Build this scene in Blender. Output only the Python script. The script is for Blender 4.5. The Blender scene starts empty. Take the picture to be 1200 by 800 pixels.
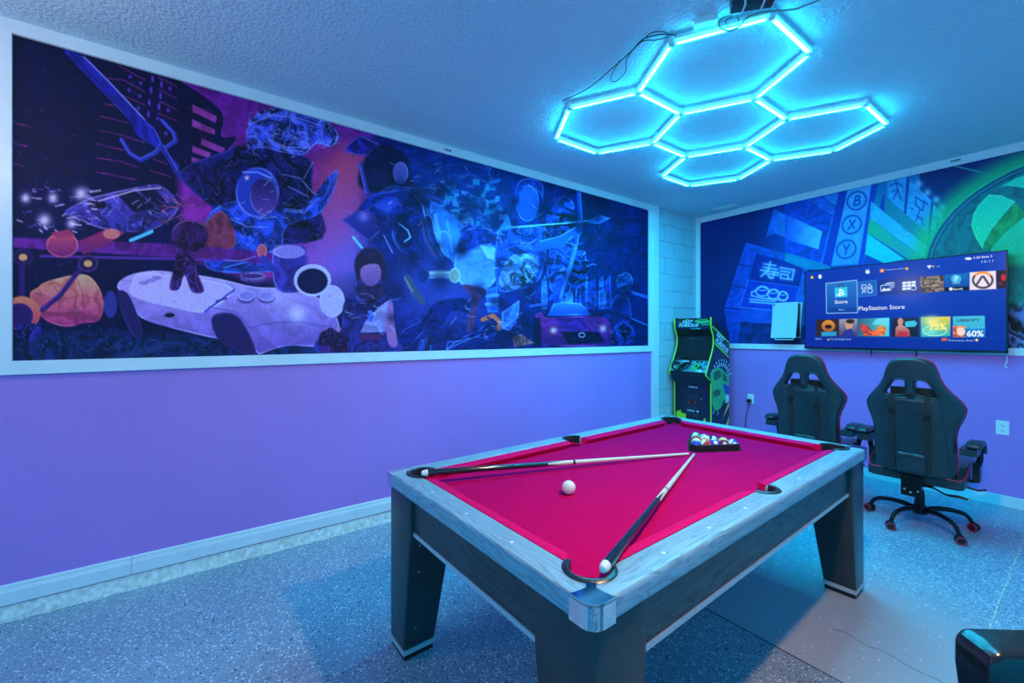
import bpy, bmesh, math, random
import numpy as np
from mathutils import Vector, Matrix
random.seed(7)
rng = np.random.default_rng(11)
R = math.radians
SC = bpy.context.scene
COL = SC.collection

# ------------------------------------------------------------------ camera
CAM = Vector((3.2095, 0.0, 1.435)); YAW = R(54.087); FPX = 497.4; CU, CVY = 600.0, 392.2
cd = bpy.data.cameras.new('camera'); cam = bpy.data.objects.new('camera', cd); COL.objects.link(cam)
cam.location = CAM; cam.rotation_euler = (R(90), 0, YAW)
cd.sensor_width = 36.0; cd.lens = FPX / 1200 * 36.0; cd.shift_y = -(400 - CVY) / 1200; cd.clip_start = 0.02
SC.camera = cam
# ------------------------------------------------------------------ world, exposure
W = bpy.data.worlds.new('world'); SC.world = W; W.use_nodes = True
W.node_tree.nodes['Background'].inputs[0].default_value = (0.015, 0.45, 0.90, 1)
W.node_tree.nodes['Background'].inputs[1].default_value = 1.7
vs = SC.view_settings
vs.view_transform = 'Standard'; vs.look = 'None'; vs.gamma = 1.0; vs.use_curve_mapping = False
vs.exposure = 0.10
HEX_COL = (0.016, 2.15, 3.6); HEX_POWER = 56.0
LAMP_COL = (1.0, 0.62, 0.34); LAMP_POWER = 800.0

FW = Vector((-math.sin(YAW), math.cos(YAW), 0)); RT = Vector((math.cos(YAW), math.sin(YAW), 0))
def ray(u, v): return FW + RT * ((u - CU) / FPX) - Vector((0, 0, 1)) * ((v - CVY) / FPX)
def on_x(u, v, x): d = ray(u, v); return CAM + d * ((x - CAM.x) / d.x)
def on_y(u, v, y): d = ray(u, v); return CAM + d * ((y - CAM.y) / d.y)
def on_z(u, v, z): d = ray(u, v); return CAM + d * ((z - CAM.z) / d.z)
def proj(x, y, z):
    dx, dy, dz = x - CAM.x, y - CAM.y, z - CAM.z
    f = dx * FW.x + dy * FW.y; r = dx * RT.x + dy * RT.y
    return CU + FPX * r / f, CVY - FPX * dz / f
CH = 3.015; YF = 5.438        # ceiling height, far wall

# ------------------------------------------------------------------ materials
def lin(c): return tuple(((x / 255) / 12.92 if x / 255 <= .04045 else ((x / 255 + .055) / 1.055) ** 2.4) for x in c)
def nodes(m): return m.node_tree.nodes, m.node_tree.links
MATS = {}
def mat(name, col, rough=.5, metal=0.0, bump=None, var=None, emis=None, es=1.0, coat=0.0, spec=.5, trans=0.0, ior=1.45, sheen=0.0):
    if name in MATS: return MATS[name]
    m = bpy.data.materials.new(name); m.use_nodes = True; N, L = nodes(m); b = N['Principled BSDF']
    b.inputs['Base Color'].default_value = (*col, 1); b.inputs['Roughness'].default_value = rough
    b.inputs['Metallic'].default_value = metal; b.inputs['Coat Weight'].default_value = coat
    b.inputs['Specular IOR Level'].default_value = spec; b.inputs['Transmission Weight'].default_value = trans
    b.inputs['IOR'].default_value = ior; b.inputs['Sheen Weight'].default_value = sheen
    geo = N.new('ShaderNodeTexCoord')
    if var:
        n = N.new('ShaderNodeTexNoise'); n.inputs['Scale'].default_value = var[0]; n.inputs['Detail'].default_value = 5
        L.new(geo.outputs['Object'], n.inputs['Vector'])
        r = N.new('ShaderNodeValToRGB'); e = r.color_ramp.elements
        e[0].position = .3; e[1].position = .7
        e[0].color = (*[c * (1 - var[1]) for c in col], 1); e[1].color = (*[min(1, c * (1 + var[1])) for c in col], 1)
        L.new(n.outputs['Fac'], r.inputs[0]); L.new(r.outputs[0], b.inputs['Base Color'])
    if bump:
        n = N.new('ShaderNodeTexNoise'); n.inputs['Scale'].default_value = bump[0]; n.inputs['Detail'].default_value = bump[2] if len(bump) > 2 else 3
        L.new(geo.outputs['Object'], n.inputs['Vector'])
        bp = N.new('ShaderNodeBump'); bp.inputs['Strength'].default_value = bump[1]; bp.inputs['Distance'].default_value = bump[3] if len(bump) > 3 else .004
        L.new(n.outputs['Fac'], bp.inputs['Height']); L.new(bp.outputs[0], b.inputs['Normal'])
    if emis:
        b.inputs['Emission Color'].default_value = (*emis, 1); b.inputs['Emission Strength'].default_value = es
    MATS[name] = m; return m

def wood_mat(name, c0, c1, scale, stretch, rough=.4, axis=1, bumpk=.2):
    m = bpy.data.materials.new(name); m.use_nodes = True; N, L = nodes(m); b = N['Principled BSDF']
    tc = N.new('ShaderNodeTexCoord'); mp = N.new('ShaderNodeMapping')
    s = [scale] * 3; s[axis] = scale / stretch; mp.inputs['Scale'].default_value = s
    L.new(tc.outputs['Object'], mp.inputs['Vector'])
    n = N.new('ShaderNodeTexNoise'); n.inputs['Scale'].default_value = 1.0; n.inputs['Detail'].default_value = 7; n.inputs['Distortion'].default_value = 1.6
    L.new(mp.outputs[0], n.inputs['Vector'])
    w = N.new('ShaderNodeMath'); w.operation = 'MULTIPLY'; w.inputs[1].default_value = 9.0; L.new(n.outputs['Fac'], w.inputs[0])
    fr = N.new('ShaderNodeMath'); fr.operation = 'FRACT'; L.new(w.outputs[0], fr.inputs[0])
    r = N.new('ShaderNodeValToRGB'); e = r.color_ramp.elements
    e[0].color = (*c0, 1); e[1].color = (*c1, 1); e[0].position = .05; e[1].position = .6
    L.new(fr.outputs[0], r.inputs[0]); L.new(r.outputs[0], b.inputs['Base Color']); b.inputs['Roughness'].default_value = rough
    bp = N.new('ShaderNodeBump'); bp.inputs['Strength'].default_value = bumpk; bp.inputs['Distance'].default_value = .002
    L.new(fr.outputs[0], bp.inputs['Height']); L.new(bp.outputs[0], b.inputs['Normal'])
    MATS[name] = m; return m

def floor_mat():
    m = bpy.data.materials.new('epoxy_flake_floor'); m.use_nodes = True; N, L = nodes(m); b = N['Principled BSDF']
    g = N.new('ShaderNodeNewGeometry')
    def math_(op, a, bb=None, clamp=False):
        n = N.new('ShaderNodeMath'); n.operation = op; n.use_clamp = clamp
        for i, x in enumerate((a, bb)):
            if x is None: continue
            if isinstance(x, (int, float)): n.inputs[i].default_value = x
            else: L.new(x, n.inputs[i])
        return n.outputs[0]
    sx = N.new('ShaderNodeSeparateXYZ'); L.new(g.outputs['Position'], sx.inputs[0])
    nz = N.new('ShaderNodeTexNoise'); nz.inputs['Scale'].default_value = 1.7; nz.inputs['Detail'].default_value = 4; L.new(g.outputs['Position'], nz.inputs['Vector'])
    # worn patch with few flakes beyond the slab joint
    dx = math_('SUBTRACT', sx.outputs[0], 2.48); dy = math_('MULTIPLY', math_('SUBTRACT', sx.outputs[1], 2.35), .62)
    d = math_('SQRT', math_('ADD', math_('MULTIPLY', dx, dx), math_('MULTIPLY', dy, dy)))
    d = math_('ADD', d, math_('MULTIPLY', math_('SUBTRACT', nz.outputs['Fac'], .5), .5))
    worn = math_('MULTIPLY', math_('SUBTRACT', .78, d), 2.6, True)
    worn = math_('MULTIPLY', worn, math_('GREATER_THAN', sx.outputs[1], 2.133))
    def flakes(scale, size, thr):
        v = N.new('ShaderNodeTexVoronoi'); v.inputs['Scale'].default_value = scale; L.new(g.outputs['Position'], v.inputs['Vector'])
        s = N.new('ShaderNodeSeparateColor'); L.new(v.outputs['Color'], s.inputs[0])
        t = math_('ADD', math_('MULTIPLY', worn, .5), thr)
        pick = math_('GREATER_THAN', s.outputs[0], t)
        rad = math_('MULTIPLY', math_('ADD', s.outputs[1], .35), size)
        near = math_('LESS_THAN', v.outputs['Distance'], rad)
        return math_('MULTIPLY', pick, near)
    wf = flakes(92, .36, .45); kf = flakes(84, .30, .70); wf2 = flakes(150, .36, .60)
    base = N.new('ShaderNodeValToRGB'); e = base.color_ramp.elements
    e[0].color = (.20, .29, .37, 1); e[1].color = (.29, .38, .46, 1); e[0].position = .3; e[1].position = .7
    L.new(nz.outputs['Fac'], base.inputs[0])
    def mix(f, a, c):
        n = N.new('ShaderNodeMix'); n.data_type = 'RGBA'; L.new(f, n.inputs['Factor']); L.new(a, n.inputs['A'])
        if isinstance(c, tuple): n.inputs['B'].default_value = (*c, 1)
        else: L.new(c, n.inputs['B'])
        return n.outputs['Result']
    c = mix(worn, base.outputs[0], (.42, .46, .50)); c = mix(wf2, c, (.52, .58, .62)); c = mix(wf, c, (.75, .8, .82)); c = mix(kf, c, (.015, .02, .03))
    L.new(c, b.inputs['Base Color']); b.inputs['Roughness'].default_value = .38; b.inputs['Specular IOR Level'].default_value = .4
    bp = N.new('ShaderNodeBump'); bp.inputs['Strength'].default_value = .25; bp.inputs['Distance'].default_value = .001
    L.new(wf, bp.inputs['Height']); L.new(bp.outputs[0], b.inputs['Normal'])
    return m

def print_mat(name, bump=None, rough=.45, emis=0.0):
    m = bpy.data.materials.new(name); m.use_nodes = True; N, L = nodes(m); b = N['Principled BSDF']
    a = N.new('ShaderNodeAttribute'); a.attribute_name = 'Col'
    b.inputs['Roughness'].default_value = rough; b.inputs['Specular IOR Level'].default_value = .25
    if emis:
        b.inputs['Base Color'].default_value = (.005, .005, .006, 1); b.inputs['Roughness'].default_value = .15
        L.new(a.outputs['Color'], b.inputs['Emission Color']); b.inputs['Emission Strength'].default_value = emis
    else:
        L.new(a.outputs['Color'], b.inputs['Base Color'])
    if bump:
        tc = N.new('ShaderNodeTexCoord'); n = N.new('ShaderNodeTexNoise'); n.inputs['Scale'].default_value = bump[0]; n.inputs['Detail'].default_value = 5
        L.new(tc.outputs['Object'], n.inputs['Vector'])
        bp = N.new('ShaderNodeBump'); bp.inputs['Strength'].default_value = bump[1]; bp.inputs['Distance'].default_value = .01
        L.new(n.outputs['Fac'], bp.inputs['Height']); L.new(bp.outputs[0], b.inputs['Normal'])
    return m

PURPLE = mat('purple_wall_paint', (.49, .21, .63), .55, bump=(55, .35, 3, .006), var=(1.2, .06))
WHITE = mat('white_trim_paint', (.74, .76, .78), .4, var=(6, .04))
CEIL = mat('knockdown_ceiling', (.60, .74, .80), .8, bump=(55, 1.0, 4, .015))
CONC = mat('bare_concrete', (.72, .71, .66), .9, bump=(60, .6, 4), var=(40, .25))
BLOCK = mat('painted_block', (.42, .58, .64), .7, bump=(45, .5, 4, .008))
FLOOR = floor_mat()
RAILY = wood_mat('grey_washed_wood_long', (.15, .27, .33), (.27, .42, .49), 16, 14, .35, 1, .12)
RAILX = wood_mat('grey_washed_wood_end', (.15, .27, .33), (.27, .42, .49), 16, 14, .35, 0, .12)
DARKY = wood_mat('dark_wood_long', (.012, .022, .026), (.055, .08, .085), 14, 12, .38, 1, .25)
DARKX = wood_mat('dark_wood_end', (.012, .02, .024), (.04, .055, .06), 14, 12, .38, 0, .25)
DARKZ = mat('dark_laminate', (.028, .042, .047), .32, var=(9, .25))
CLOTH = mat('crimson_cloth', (.60, .002, .092), .95, var=(90, .10), bump=(420, .25, 2, .001), spec=.05)
CUSH = mat('crimson_cushion_cloth', (.80, .006, .115), .95, var=(200, .16), bump=(420, .3, 2, .001), spec=.05)
CHROME = mat('polished_chrome', (.85, .87, .9), .08, 1.0)
BLACKP = mat('black_plastic', (.012, .013, .015), .35)
BLACKR = mat('black_rubber', (.01, .01, .011), .6)
LEATHER = mat('black_leather', (.014, .036, .044), .30, bump=(230, .15, 3, .002), var=(7, .25), spec=.6)
STRAP = mat('black_webbing', (.016, .018, .02), .6, bump=(500, .3, 2, .001))
RED = mat('red_piping', (.62, .02, .06), .45)
MBLACK = mat('black_metal', (.014, .014, .016), .3, .6)
STEEL = mat('steel', (.5, .5, .5), .3, 1.0)
ALU = mat('aluminium_strip', (.55, .57, .6), .4, .3)
PLATE = mat('white_plastic', (.8, .8, .78), .35)
PALEWOOD = mat('pale_maple', (.80, .68, .52), .3, coat=.4)
IVORY = mat('ivory', (.85, .80, .70), .15, coat=.5)
CLEAR = mat('clear_connector', (.75, .88, .95), .25)
TUBE = mat('cyan_light_tube', (.6, .8, .9), .4, emis=HEX_COL, es=HEX_POWER)
TUBES = mat('cyan_tube_flank', (.6, .8, .9), .4, emis=(.02, 2.15, 3.7), es=7.5)

# ------------------------------------------------------------------ mesh helpers
def bm_new(): return bmesh.new()
def bx(bm, x0, x1, y0, y1, z0, z1, M=None):
    v = [bm.verts.new((x, y, z)) for z in (z0, z1) for y in (y0, y1) for x in (x0, x1)]
    for f in ((0, 2, 3, 1), (4, 5, 7, 6), (0, 1, 5, 4), (2, 6, 7, 3), (0, 4, 6, 2), (1, 3, 7, 5)): bm.faces.new([v[i] for i in f])
    if M: bmesh.ops.transform(bm, matrix=M, verts=v)
    return v
def frame_of(d):
    d = d.normalized(); a = Vector((0, 0, 1)) if abs(d.z) < .9 else Vector((1, 0, 0))
    x = d.cross(a).normalized(); return x, d.cross(x).normalized()
def tube(bm, pts, rad, n=8, cap=True, closed=False):
    pts = [Vector(p) for p in pts]; k = len(pts); rings = []; px = None
    for i, p in enumerate(pts):
        if closed: d = pts[(i + 1) % k] - pts[i - 1]
        else: d = pts[min(i + 1, k - 1)] - pts[max(i - 1, 0)]
        if d.length < 1e-9: d = Vector((0, 0, 1))
        d.normalize()
        if px is None: x, y = frame_of(d)
        else:
            x = (px - d * px.dot(d)); x = x.normalized() if x.length > 1e-6 else frame_of(d)[0]; y = d.cross(x)
        px = x; r = rad[i] if isinstance(rad, (list, tuple)) else rad
        rings.append([bm.verts.new(p + (x * math.cos(2 * math.pi * j / n) + y * math.sin(2 * math.pi * j / n)) * r) for j in range(n)])
    for i in range(k if closed else k - 1):
        A, B = rings[i], rings[(i + 1) % k]
        for j in range(n):
            try: bm.faces.new((A[j], A[(j + 1) % n], B[(j + 1) % n], B[j]))
            except ValueError: pass
    if cap and not closed:
        bm.faces.new(rings[0][::-1]); bm.faces.new(rings[-1])
def lathe(bm, prof, n=24, M=None, cap=True):
    rings = []
    for r, z in prof: rings.append([bm.verts.new((r * math.cos(2 * math.pi * j / n), r * math.sin(2 * math.pi * j / n), z)) for j in range(n)])
    for A, B in zip(rings, rings[1:]):
        for j in range(n): bm.faces.new((A[j], A[(j + 1) % n], B[(j + 1) % n], B[j]))
    if cap: bm.faces.new(rings[0][::-1]); bm.faces.new(rings[-1])
    if M: bmesh.ops.transform(bm, matrix=M, verts=[v for r in rings for v in r])
def prism(bm, pts, d0, d1, f):
    """polygon pts (a,b); f(a,b,d) -> xyz; extruded from depth d0 to d1"""
    A = [bm.verts.new(f(a, b, d0)) for a, b in pts]; B = [bm.verts.new(f(a, b, d1)) for a, b in pts]; n = len(pts)
    bm.faces.new(A[::-1]); bm.faces.new(B)
    for i in range(n): bm.faces.new((A[i], A[(i + 1) % n], B[(i + 1) % n], B[i]))
XY = lambda a, b, d: (a, b, d)
XZ = lambda a, b, d: (a, d, b)
YZ = lambda a, b, d: (d, a, b)
def bevel(bm, w, seg=2, ang=30):
    es = [e for e in bm.edges if len(e.link_faces) == 2 and e.calc_face_angle(0) > R(ang)]
    bmesh.ops.bevel(bm, geom=es, offset=w, segments=seg, affect='EDGES', profile=.5, clamp_overlap=True)
def obj(name, bm, m, parent=None, smooth=True, ang=40):
    bmesh.ops.recalc_face_normals(bm, faces=bm.faces[:])
    me = bpy.data.meshes.new(name); bm.to_mesh(me); bm.free()
    return link(name, me, m, parent, smooth, ang)
def link(name, me, m, parent=None, smooth=True, ang=40):
    if m is not None: me.materials.append(m)
    o = bpy.data.objects.new(name, me); COL.objects.link(o)
    if smooth and len(me.polygons):
        me.shade_smooth() if hasattr(me, 'shade_smooth') else None
        try: me.set_sharp_from_angle(angle=R(ang))
        except Exception: pass
    if parent is not None: o.parent = parent
    return o
def tag(o, label, cat, group=None):
    o['label'] = label; o['category'] = cat
    if group: o['group'] = group
    return o
def thing(name, label, cat, loc=(0, 0, 0), rz=0, group=None):
    o = bpy.data.objects.new(name, None); COL.objects.link(o); o.empty_display_size = .05
    o.location = loc; o.rotation_euler = (0, 0, rz); return tag(o, label, cat, group)
def struct(name, bm, m, label=None, smooth=False):
    o = obj(name, bm, m, None, smooth); o['kind'] = 'structure'
    if label: o['label'] = label
    return o
def box(name, x0, x1, y0, y1, z0, z1, m, parent=None, bev=0, seg=2, M=None):
    bm = bm_new(); bx(bm, x0, x1, y0, y1, z0, z1)
    if bev: bevel(bm, bev, seg)
    if M: bmesh.ops.transform(bm, matrix=M, verts=bm.verts[:])
    return obj(name, bm, m, parent)
def slab(outlines, depth, bev=0.0, res=3):
    """filled 2D outlines (holes allowed) extruded +-depth, bevelled: returns a mesh in XY"""
    cu = bpy.data.curves.new('tmp', 'CURVE'); cu.dimensions = '2D'; cu.fill_mode = 'BOTH'
    cu.extrude = max(depth - bev, 0); cu.bevel_depth = bev; cu.bevel_resolution = res; cu.offset = -bev
    for pts in outlines:
        sp = cu.splines.new('POLY'); sp.points.add(len(pts) - 1)
        for p, q in zip(sp.points, pts): p.co = (q[0], q[1], 0, 1)
        sp.use_cyclic_u = True
    o = bpy.data.objects.new('tmp', cu)
    me = bpy.data.meshes.new_from_object(o); bpy.data.objects.remove(o); bpy.data.curves.remove(cu)
    bm = bm_new(); bm.from_mesh(me); bpy.data.meshes.remove(me)
    bmesh.ops.remove_doubles(bm, verts=bm.verts[:], dist=1e-5); return bm
def text(body, loc, h, m, parent, width=None, rot=(R(90), 0, 0), align='LEFT', shear=0, bold=0, ext=.0006, name='lettering'):
    cu = bpy.data.curves.new('tmp', 'FONT'); cu.body = body; cu.size = 1; cu.align_x = align; cu.shear = shear; cu.offset = bold; cu.extrude = .001; cu.resolution_u = 3
    o = bpy.data.objects.new('tmp', cu); me = bpy.data.meshes.new_from_object(o); bpy.data.objects.remove(o); bpy.data.curves.remove(cu)
    n = len(me.vertices); co = np.empty(n * 3, 'f'); me.vertices.foreach_get('co', co); co = co.reshape(-1, 3)
    s = h / .72; sx = s
    if width: sx = width / max(1e-6, co[:, 0].max() - co[:, 0].min())
    co[:, 0] *= sx; co[:, 1] *= s; co[:, 2] = np.where(co[:, 2] > 0, ext, 0)
    me.vertices.foreach_set('co', co.ravel())
    o = link(name, me, m, parent, False); o.location = loc; o.rotation_euler = rot; return o
def smooth_path(pts, k=6, closed=False):
    pts = [Vector(p) for p in pts]; n = len(pts); out = []
    for i in range(n if closed else n - 1):
        p0 = pts[i - 1] if (closed or i > 0) else pts[i]; p1 = pts[i]; p2 = pts[(i + 1) % n]; p3 = pts[(i + 2) % n] if (closed or i + 2 < n) else pts[-1]
        for j in range(k):
            t = j / k
            out.append(.5 * ((2 * p1) + (p2 - p0) * t + (2 * p0 - 5 * p1 + 4 * p2 - p3) * t * t + (3 * p1 - p0 - 3 * p2 + p3) * t ** 3))
    if not closed: out.append(pts[-1])
    return out
def copy_tree(o, parent=None):
    c = o.copy(); COL.objects.link(c); c.parent = parent
    for ch in list(o.children): copy_tree(ch, c)
    return c

# ================================================================== ROOM
bm = bm_new(); bx(bm, -.1, 6.5, -3.5, YF + .1, -.1, 0); fl = struct('floor', bm, FLOOR)
bm = bm_new(); bx(bm, -.1, 6.5, -3.5, YF + .1, CH, CH + .1); struct('ceiling', bm, CEIL)
bm = bm_new(); bx(bm, -.1, 0, -3.5, 4.54, .02, CH); struct('wall_left', bm, PURPLE)
bm = bm_new(); bx(bm, -.1, 6.5, YF, YF + .1, 0, CH); struct('wall_far', bm, PURPLE)
bm = bm_new(); bx(bm, -.1, -.012, 4.54, YF, 0, CH); wc = struct('wall_corner', bm, CONC)
# concrete blocks in running bond, each its own piece
cz = [.128 + .2073 * i for i in range(-1, 14)]
for i, z in enumerate(cz):
    z0, z1 = max(z, 0) + .004, min(z + .2073, CH) - .004
    if z1 - z0 < .02: continue
    off = 4.50 if i % 2 else 4.70
    edges = [4.54] + [e for e in (off - .2, off + .205, off + .61, off + 1.015) if 4.6 < e < YF - .05] + [YF]
    for a, b in zip(edges, edges[1:]):
        bm = bm_new(); bx(bm, -.03, .0, a + .004, b - .004, z0, z1); bevel(bm, .004, 1)
        obj('block', bm, BLOCK, wc)
# slab joints and hairline crack in the floor
JOINT = mat('pale_joint_filler', (.55, .55, .48), .9, var=(30, .5))
GROOVE = mat('dark_groove', (.03, .035, .04), .9)
bm = bm_new(); bx(bm, -.0, 6.4, 2.128, 2.133, 0, .0012); obj('slab_joint', bm, GROOVE, fl)
p = []
for i in range(26): p.append((2.90 + random.uniform(-.004, .004), 2.133 + i * .127))
bm = bm_new(); pl = [(x - .004, y) for x, y in p] + [(x + .004, y) for x, y in p[::-1]]
prism(bm, pl, 0, .0012, XY); obj('slab_joint', bm, JOINT, fl)
cr = [on_z(u, v, 0) for u, v in ((975, 737), (990, 741), (1005, 750), (1017, 757), (1030, 761), (1048, 770), (1062, 779), (1078, 787), (1100, 797), (1118, 806))]
bm = bm_new(); tube(bm, [(q.x, q.y, .0003) for q in smooth_path(cr, 4)], .0011, 4); obj('hairline_crack', bm, GROOVE, fl)
# concrete kerb below left wall, ragged edge
bm = bm_new(); prof = []
ys = [-3.5 + .05 * i for i in range(162)]
rag = [0.016 + random.uniform(-.006, .006) for _ in ys]
v0 = [[bm.verts.new(c) for c in ((-.005, y, .077), (.004, y, .077), (.007 + r * .2, y, .05), (r + .006, y, 0.0005))] for y, r in zip(ys, rag) if y < 4.53]
for A, B in zip(v0, v0[1:]):
    for j in range(3): bm.faces.new((A[j], A[j + 1], B[j + 1], B[j]))
struct('trim_1', bm, CONC, 'ragged bare concrete kerb strip below the left baseboard', True)
# baseboards
def baseboard(name, y0, y1):
    bm = bm_new()
    prism(bm, [(-.002, .086), (.016, .086), (.016, .150), (.012, .153), (.012, .160), (.009, .163), (.009, .178), (.005, .185), (-.002, .185)], y0, y1, lambda a, b, d: (a, d, b))
    return struct(name, bm, WHITE)
baseboard('baseboard_left', -3.5, -.335); baseboard('baseboard_left', -.333, 4.43)
bm = bm_new(); bx(bm, .55, 6.4, YF - .014, YF + .002, 0, .088); bevel(bm, .004, 1); struct('baseboard_far', bm, WHITE)
# mural frames: boards with mitred ends
tn = [2]
def board(pts, axis, d0, d1, label=None):
    bm = bm_new(); prism(bm, pts, d0, d1, YZ if axis == 'x' else XZ); bevel(bm, .002, 1)
    o = struct('trim_%d' % tn[0], bm, WHITE, label); tn[0] += 1; return o
T = .022
LY0, LY1, LZ0, LZ1 = -.782, 4.362, 1.304, 2.946
board([(-.853, 1.235), (1.93, 1.235), (1.93, LZ0), (LY0, LZ0)], 'x', 0, T, 'white bottom board of the left mural frame')
board([(1.932, 1.235), (4.43, 1.235), (LY1, LZ0), (1.932, LZ0)], 'x', 0, T, 'white bottom board of the left mural frame beyond the joint')
board([(-.853, CH), (LY0, LZ1), (2.19, LZ1), (2.19, CH)], 'x', 0, T, 'white top board of the left mural frame')
board([(2.192, CH), (2.192, LZ1), (LY1, LZ1), (4.43, CH)], 'x', 0, T, 'white top board of the left mural frame beyond the joint')
board([(-.853, 1.235), (LY0, LZ0), (LY0, LZ1), (-.853, CH)], 'x', 0, T, 'white upright of the left mural frame')
board([(4.43, 1.235), (4.43, CH), (LY1, LZ1), (LY1, LZ0)], 'x', 0, T, 'white upright of the left mural frame beside the blocks')
board([(4.431, .01), (4.545, .01), (4.545, CH), (4.431, CH)], 'x', 0, T + .006, 'white corner board running floor to ceiling beside the blocks')
FX0, FX1, FZ0, FZ1 = .056, 4.4, 1.325, 2.944
board([(.0, 1.264), (4.66, 1.264), (4.60, FZ0), (FX0, FZ0)], 'y', YF - T, YF, 'white bottom board of the far mural frame')
board([(.0, CH), (FX0, FZ1), (2.17, FZ1), (2.17, CH)], 'y', YF - T, YF, 'white top board of the far mural frame')
board([(4.66, 1.264), (4.66, CH), (4.60, FZ1), (4.60, FZ0)], 'y', YF - T, YF, 'white outer upright of the far mural frame')
board([(2.173, CH), (2.173, FZ1), (4.60, FZ1), (4.66, CH)], 'y', YF - T, YF, 'white top board of the far mural frame beyond the joint')
board([(.0, 1.264), (FX0, FZ0), (FX0, FZ1), (.0, CH)], 'y', YF - T, YF, 'white upright of the far mural frame in the corner')
LBL = mat('dark_ink', (.02, .02, .03), .6)
# ================================================================== POOL TABLE
TC = (1.8563, 1.8518); TR = .0329; TZ = .80; CLZ = .762
table = thing('pool_table', 'dark wood pool table with grey rails and crimson cloth', 'pool table', (TC[0], TC[1], 0), TR)
HW, HL = .63, 1.143            # outer rail half sizes
IW, IL = .527, 1.040           # wood / cushion line
PC = (.507, 1.020); PR = .062; SP = .537; SPR = .056
def arc(c, r, a0, a1, n=10): return [(c[0] + r * math.cos(a0 + (a1 - a0) * i / n), c[1] + r * math.sin(a0 + (a1 - a0) * i / n)) for i in range(n + 1)]
aE = math.acos((IW - PC[0]) / PR)     # angle where the pocket circle meets the long rail line
# quarter geometry (x>0,y>0): long rail meets circle at angle -aE, end rail at 90+aE
def long_rail(s):
    p = [(HW, -HL), (HW, HL)]
    p += [(x, y) for x, y in arc(PC, PR, R(45), -aE)]
    a = math.acos((IW - SP) / SPR); p += arc((SP, 0), SPR, 2 * math.pi - (2 * math.pi - a), -a) if False else [(SP + SPR * math.cos(t), SPR * math.sin(t)) for t in np.linspace(a, -a, 13)]
    p += [(x, -y) for x, y in arc(PC, PR, -aE, R(45))]
    return [(s * x, y) for x, y in p]
def end_rail(s):
    p = [(HW, HL), (-HW, HL)] + [(-x, y) for x, y in arc(PC, PR, R(45), R(90) + aE)] + arc(PC, PR, R(90) + aE, R(45))
    return [(x, s * y) for x, y in p]
for s in (1, -1):
    for pts, m in ((long_rail(s), RAILY), (end_rail(s), RAILX)):
        bm = slab([pts], .032, .015, 4); bmesh.ops.translate(bm, vec=(0, 0, TZ - .032), verts=bm.verts[:]); obj('rail', bm, m, table, True, 30)
# bed with pocket holes
holes = [[(sx * (PC[0] + .012) + .042 * math.cos(t), sy * (PC[1] + .012) + .042 * math.sin(t)) for t in np.linspace(0, 2 * math.pi, 24, False)] for sx in (1, -1) for sy in (1, -1)]
holes += [[(s * SP + .046 * math.cos(t), .046 * math.sin(t)) for t in np.linspace(0, 2 * math.pi, 24, False)] for s in (1, -1)]
bm = slab([[(-.60, -1.10), (.60, -1.10), (.60, 1.10), (-.60, 1.10)]] + holes, .012); bmesh.ops.translate(bm, vec=(0, 0, CLZ - .012), verts=bm.verts[:])
obj('cloth_bed', bm, CLOTH, table, False)
# cushions: nose profile with angled ends
def cushion(p0, p1, inward, c0, c1):
    """p0,p1 on wood line, inward unit normal, c0/c1: how far each end is cut back at the nose"""
    bm = bm_new(); p0, p1, n = Vector((*p0, 0)), Vector((*p1, 0)), Vector((*inward, 0)); d = (p1 - p0).normalized()
    prof = [(-.002, TZ - .003), (.012, TZ - .002), (.036, TZ - .006), (.043, TZ - .012), (.040, TZ - .018), (.018, CLZ + .001), (-.002, CLZ + .001)]
    A = [bm.verts.new(p0 + n * t + d * (c0 * max(t, 0) / .043) + Vector((0, 0, z))) for t, z in prof]
    B = [bm.verts.new(p1 + n * t - d * (c1 * max(t, 0) / .043) + Vector((0, 0, z))) for t, z in prof]
    k = len(prof); bm.faces.new(A[::-1]); bm.faces.new(B)
    for i in range(k): bm.faces.new((A[i], A[(i + 1) % k], B[(i + 1) % k], B[i]))
    obj('cushion', bm, CUSH, table, True, 35)
cy0 = PC[1] - PR * math.sin(aE) - .004; cx0 = PC[0] - PR * math.sin(aE) - .004; sy0 = SPR + .004
for s in (1, -1):
    cushion((s * IW, sy0), (s * IW, cy0), (-s, 0), .018, .045); cushion((s * IW, -sy0), (s * IW, -cy0), (-s, 0), .018, .045)
    cushion((-cx0, s * IL), (cx0, s * IL), (0, -s), .045, .045)
# pockets: cup + lip
LIP = mat('dark_pocket_lip', (.02, .03, .036), .3)
def pocket(c, r, a0, a1):
    bm = bm_new(); lathe(bm, [(r * .5, .655), (r * .96, .66), (r * .985, .735), (r * .93, .735), (r * .9, .668), (.001, .662)], 28, Matrix.Translation((*c, 0)), False)
    po = obj('pocket', bm, BLACKR, table)
    bm = bm_new(); pts = [(c[0] + r * math.cos(t), c[1] + r * math.sin(t)) for t in np.linspace(a0, a1, 25)]
    prof = [(-.003, CLZ - .022), (-.006, TZ - .02), (-.006, TZ + .003), (-.002, TZ + .006), (.008, TZ + .005), (.014, TZ + .0005)]
    rows = []
    for x, y in pts:
        d = Vector((x - c[0], y - c[1], 0)).normalized(); rows.append([bm.verts.new((x + d.x * t, y + d.y * t, z)) for t, z in prof])
    for A, B in zip(rows, rows[1:]):
        for j in range(len(prof) - 1): bm.faces.new((A[j], A[j + 1], B[j + 1], B[j]))
    bm.faces.new(rows[0]); bm.faces.new(rows[-1][::-1])
    obj('pocket_lip', bm, LIP, po)
for sx in (1, -1):
    for sy in (1, -1):
        mid = math.atan2(sy, sx); w = R(45) + aE + .05; pocket((sx * PC[0], sy * PC[1]), PR, mid - w, mid + w)
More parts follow.
